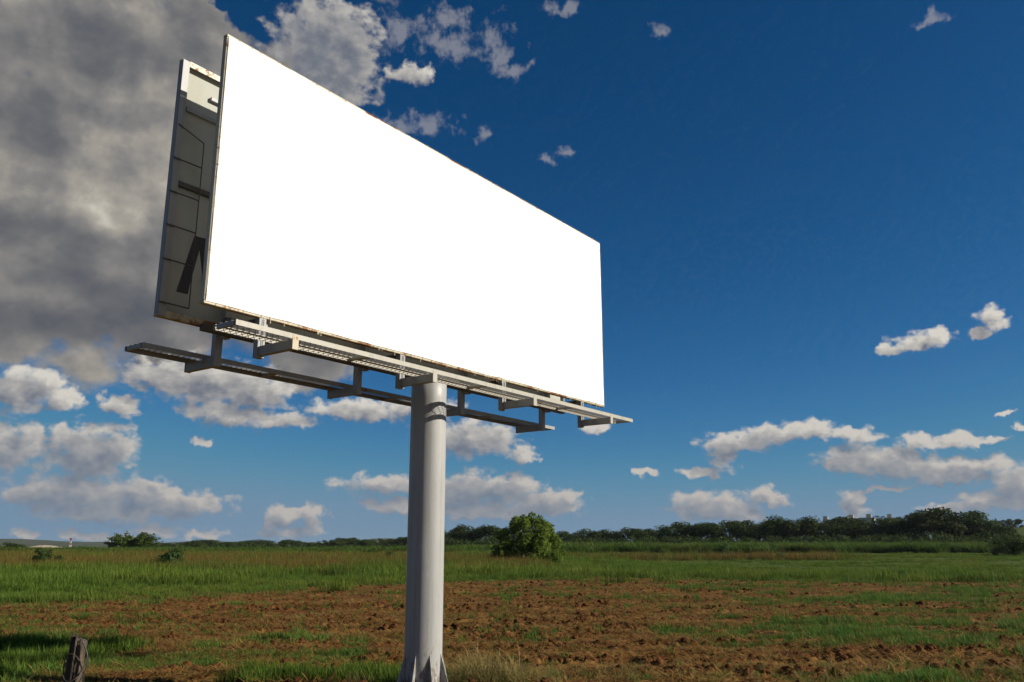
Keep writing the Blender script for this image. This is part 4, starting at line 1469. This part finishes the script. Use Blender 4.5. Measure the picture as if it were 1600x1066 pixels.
# red and white mast
M_RED = painted_steel('mast_red', (0.30, 0.09, 0.06, 1), -0.1)
M_WHT = painted_steel('mast_white', (0.52, 0.50, 0.48, 1), -0.1)
x_, y_, z_ = place(109, 620)
ms = empty('radio_mast', (x_, y_, z_ - 0.2))
tag(ms, 'slim red and white lattice mast standing right of the sandy bank', 'mast')
mh = top_z(842, 620) - z_ + 0.2
for k in range(6):
    za, zb_ = mh * k / 6, mh * (k + 1) / 6 - 0.01
    w0, w1 = 0.75 - 0.10 * k, 0.75 - 0.10 * (k + 1)
    bm = bmesh.new()
    cor = ((1, 1), (1, -1), (-1, -1), (-1, 1))
    for q, (cx_, cy_) in enumerate(cor):
        add_bar(bm, (cx_ * w0, cy_ * w0, za), (cx_ * w1, cy_ * w1, zb_), 0.12, 5)
        dx_, dy_ = cor[(q + 1) % 4]
        add_bar(bm, (cx_ * w0, cy_ * w0, za), (dx_ * w1, dy_ * w1, zb_), 0.07, 4)
        add_bar(bm, (dx_ * w0, dy_ * w0, za), (cx_ * w1, cy_ * w1, zb_), 0.07, 4)
    bm_obj('section', bm, M_RED if k % 2 else M_WHT, ms)
bm = bmesh.new()
add_box(bm, -0.9, 0.9, -0.5, 0.5, mh, mh + 0.9)
bm_obj('antenna_box', bm, M_RED, ms)

# ------------------------------------------------------------------ weathered fence post, bottom left
M_POST, _n, _b, _o = material('weathered_wood')
_pos = _n('ShaderNodeTexCoord').outputs['Object']
_g = _n.noise(_n.vm('MULTIPLY', _pos, (38, 38, 3.0)), 1.0, 6, 0.7)
_c = _n.ramp(_g, [(0.30, (0.018, 0.013, 0.010)), (0.48, (0.070, 0.052, 0.036)), (0.62, (0.15, 0.115, 0.080)), (0.8, (0.23, 0.19, 0.14))])
_n.put(_b.inputs['Base Color'], _n.mix(_n.step(_n.noise(_pos, 7, 4, 0.6), 0.5, 0.7, 0, 0.7), _c, (0.030, 0.024, 0.018, 1)))
_b.inputs['Roughness'].default_value = 0.9
_bp = _n('ShaderNodeBump')
_bp.inputs['Strength'].default_value = 0.9
_bp.inputs['Distance'].default_value = 0.02
_n.put(_bp.inputs['Height'], _g)
_n.put(_b.inputs['Normal'], _bp.outputs[0])
PD = 6.2
px0, px1 = (112 - CXP) / F_PX * PD * 0.945, (128 - CXP) / F_PX * PD * 0.95
ztop = top_z(990, PD)
fp = empty('fence_post', (px0 - 0.10, PD, 0))
tag(fp, 'leaning weathered grey wooden fence post at the bottom left corner', 'fence post')
bm = bmesh.new()
rings = []
NS, NR = 26, 30
lean = (px1 - px0 + 0.10)
for j in range(NR + 1):
    f = j / NR
    z = -0.3 + (ztop + 0.3) * f
    ring = []
    for i in range(NS):
        a = 2 * math.pi * i / NS
        r_ = 0.064 * (1 - 0.20 * f) * (1 + 0.16 * math.sin(2 * a + 1.0 + 1.5 * f) + 0.08 * math.sin(5 * a + 3 * f))
        crack = -0.028 * math.exp(-((a - 4.4 - 0.3 * math.sin(5 * f)) / 0.12) ** 2) - 0.02 * math.exp(-((a - 5.3 + 0.25 * f) / 0.10) ** 2) - 0.016 * math.exp(-((a - 3.6 + 0.2 * f) / 0.10) ** 2)
        r_ += crack * min(1, 0.3 + f) + 0.004 * rt.uniform(-1, 1)
        zz = z
        if j >= NR - 1:
            zz = z - 0.05 * (0.5 + 0.5 * math.cos(a - 0.4)) * (j - NR + 2) / 2 + 0.02 * rt.uniform(-1, 1) * (j == NR)
        ring.append(bm.verts.new((lean * f + 0.02 * math.sin(4 * f) + math.cos(a) * r_, math.sin(a) * r_, zz)))
    rings.append(ring)
for a_, b_ in zip(rings, rings[1:]):
    for i in range(NS):
        bm.faces.new((a_[i], a_[(i + 1) % NS], b_[(i + 1) % NS], b_[i]))
cv = bm.verts.new((lean + 0.0, 0, ztop - 0.06))
for i in range(NS):
    bm.faces.new((rings[-1][i], rings[-1][(i + 1) % NS], cv))
bm_obj('wood', bm, M_POST, fp, True)
# old wire wound round the post, with a loose loop
M_WIRE = painted_steel('old_wire', (0.06, 0.05, 0.042, 1), -0.05)
for zc_, tilt in ((ztop - 0.20, 0.10), (ztop - 0.26, -0.14), (ztop - 0.48, 0.05)):
    bm = bmesh.new()
    pv = None
    f = (zc_ + 0.3) / (ztop + 0.3)
    for i in range(19):
        a = 2 * math.pi * i / 18
        p_ = Vector((lean * f + 0.02 * math.sin(4 * f) + math.cos(a) * 0.068, math.sin(a) * 0.068, zc_ + tilt * math.sin(a)))
        if pv is not None:
            add_bar(bm, pv, p_, 0.0035, 5)
        pv = p_
    bm_obj('wire', bm, M_WIRE, fp)
bm = bmesh.new()
pv = None
for i in range(13):
    f = i / 12
    p_ = Vector((lean * 0.95 + 0.045 + 0.045 * math.sin(f * math.pi), -0.05, ztop - 0.05 - 0.26 * f))
    if pv is not None:
        add_bar(bm, pv, p_, 0.005, 5)
    pv = p_
bm_obj('wire', bm, M_WIRE, fp)

# ------------------------------------------------------------------ thin haze over the land
hm = bpy.data.materials.new('thin_haze')
hm.use_nodes = True
hm.node_tree.nodes.clear()
_n = NT(hm.node_tree)
_v = _n('ShaderNodeVolumePrincipled')
_v.inputs['Color'].default_value = (0.78, 0.86, 0.95, 1)
_v.inputs['Density'].default_value = 0.00005
_v.inputs['Anisotropy'].default_value = 0.2
_o = _n('ShaderNodeOutputMaterial')
hm.node_tree.links.new(_v.outputs[0], _o.inputs['Volume'])
hz_ = box('haze', hm, None, -11500, 11500, -11500, 11500, -4.0, 46.0, 0)
hz_['kind'] = 'stuff'
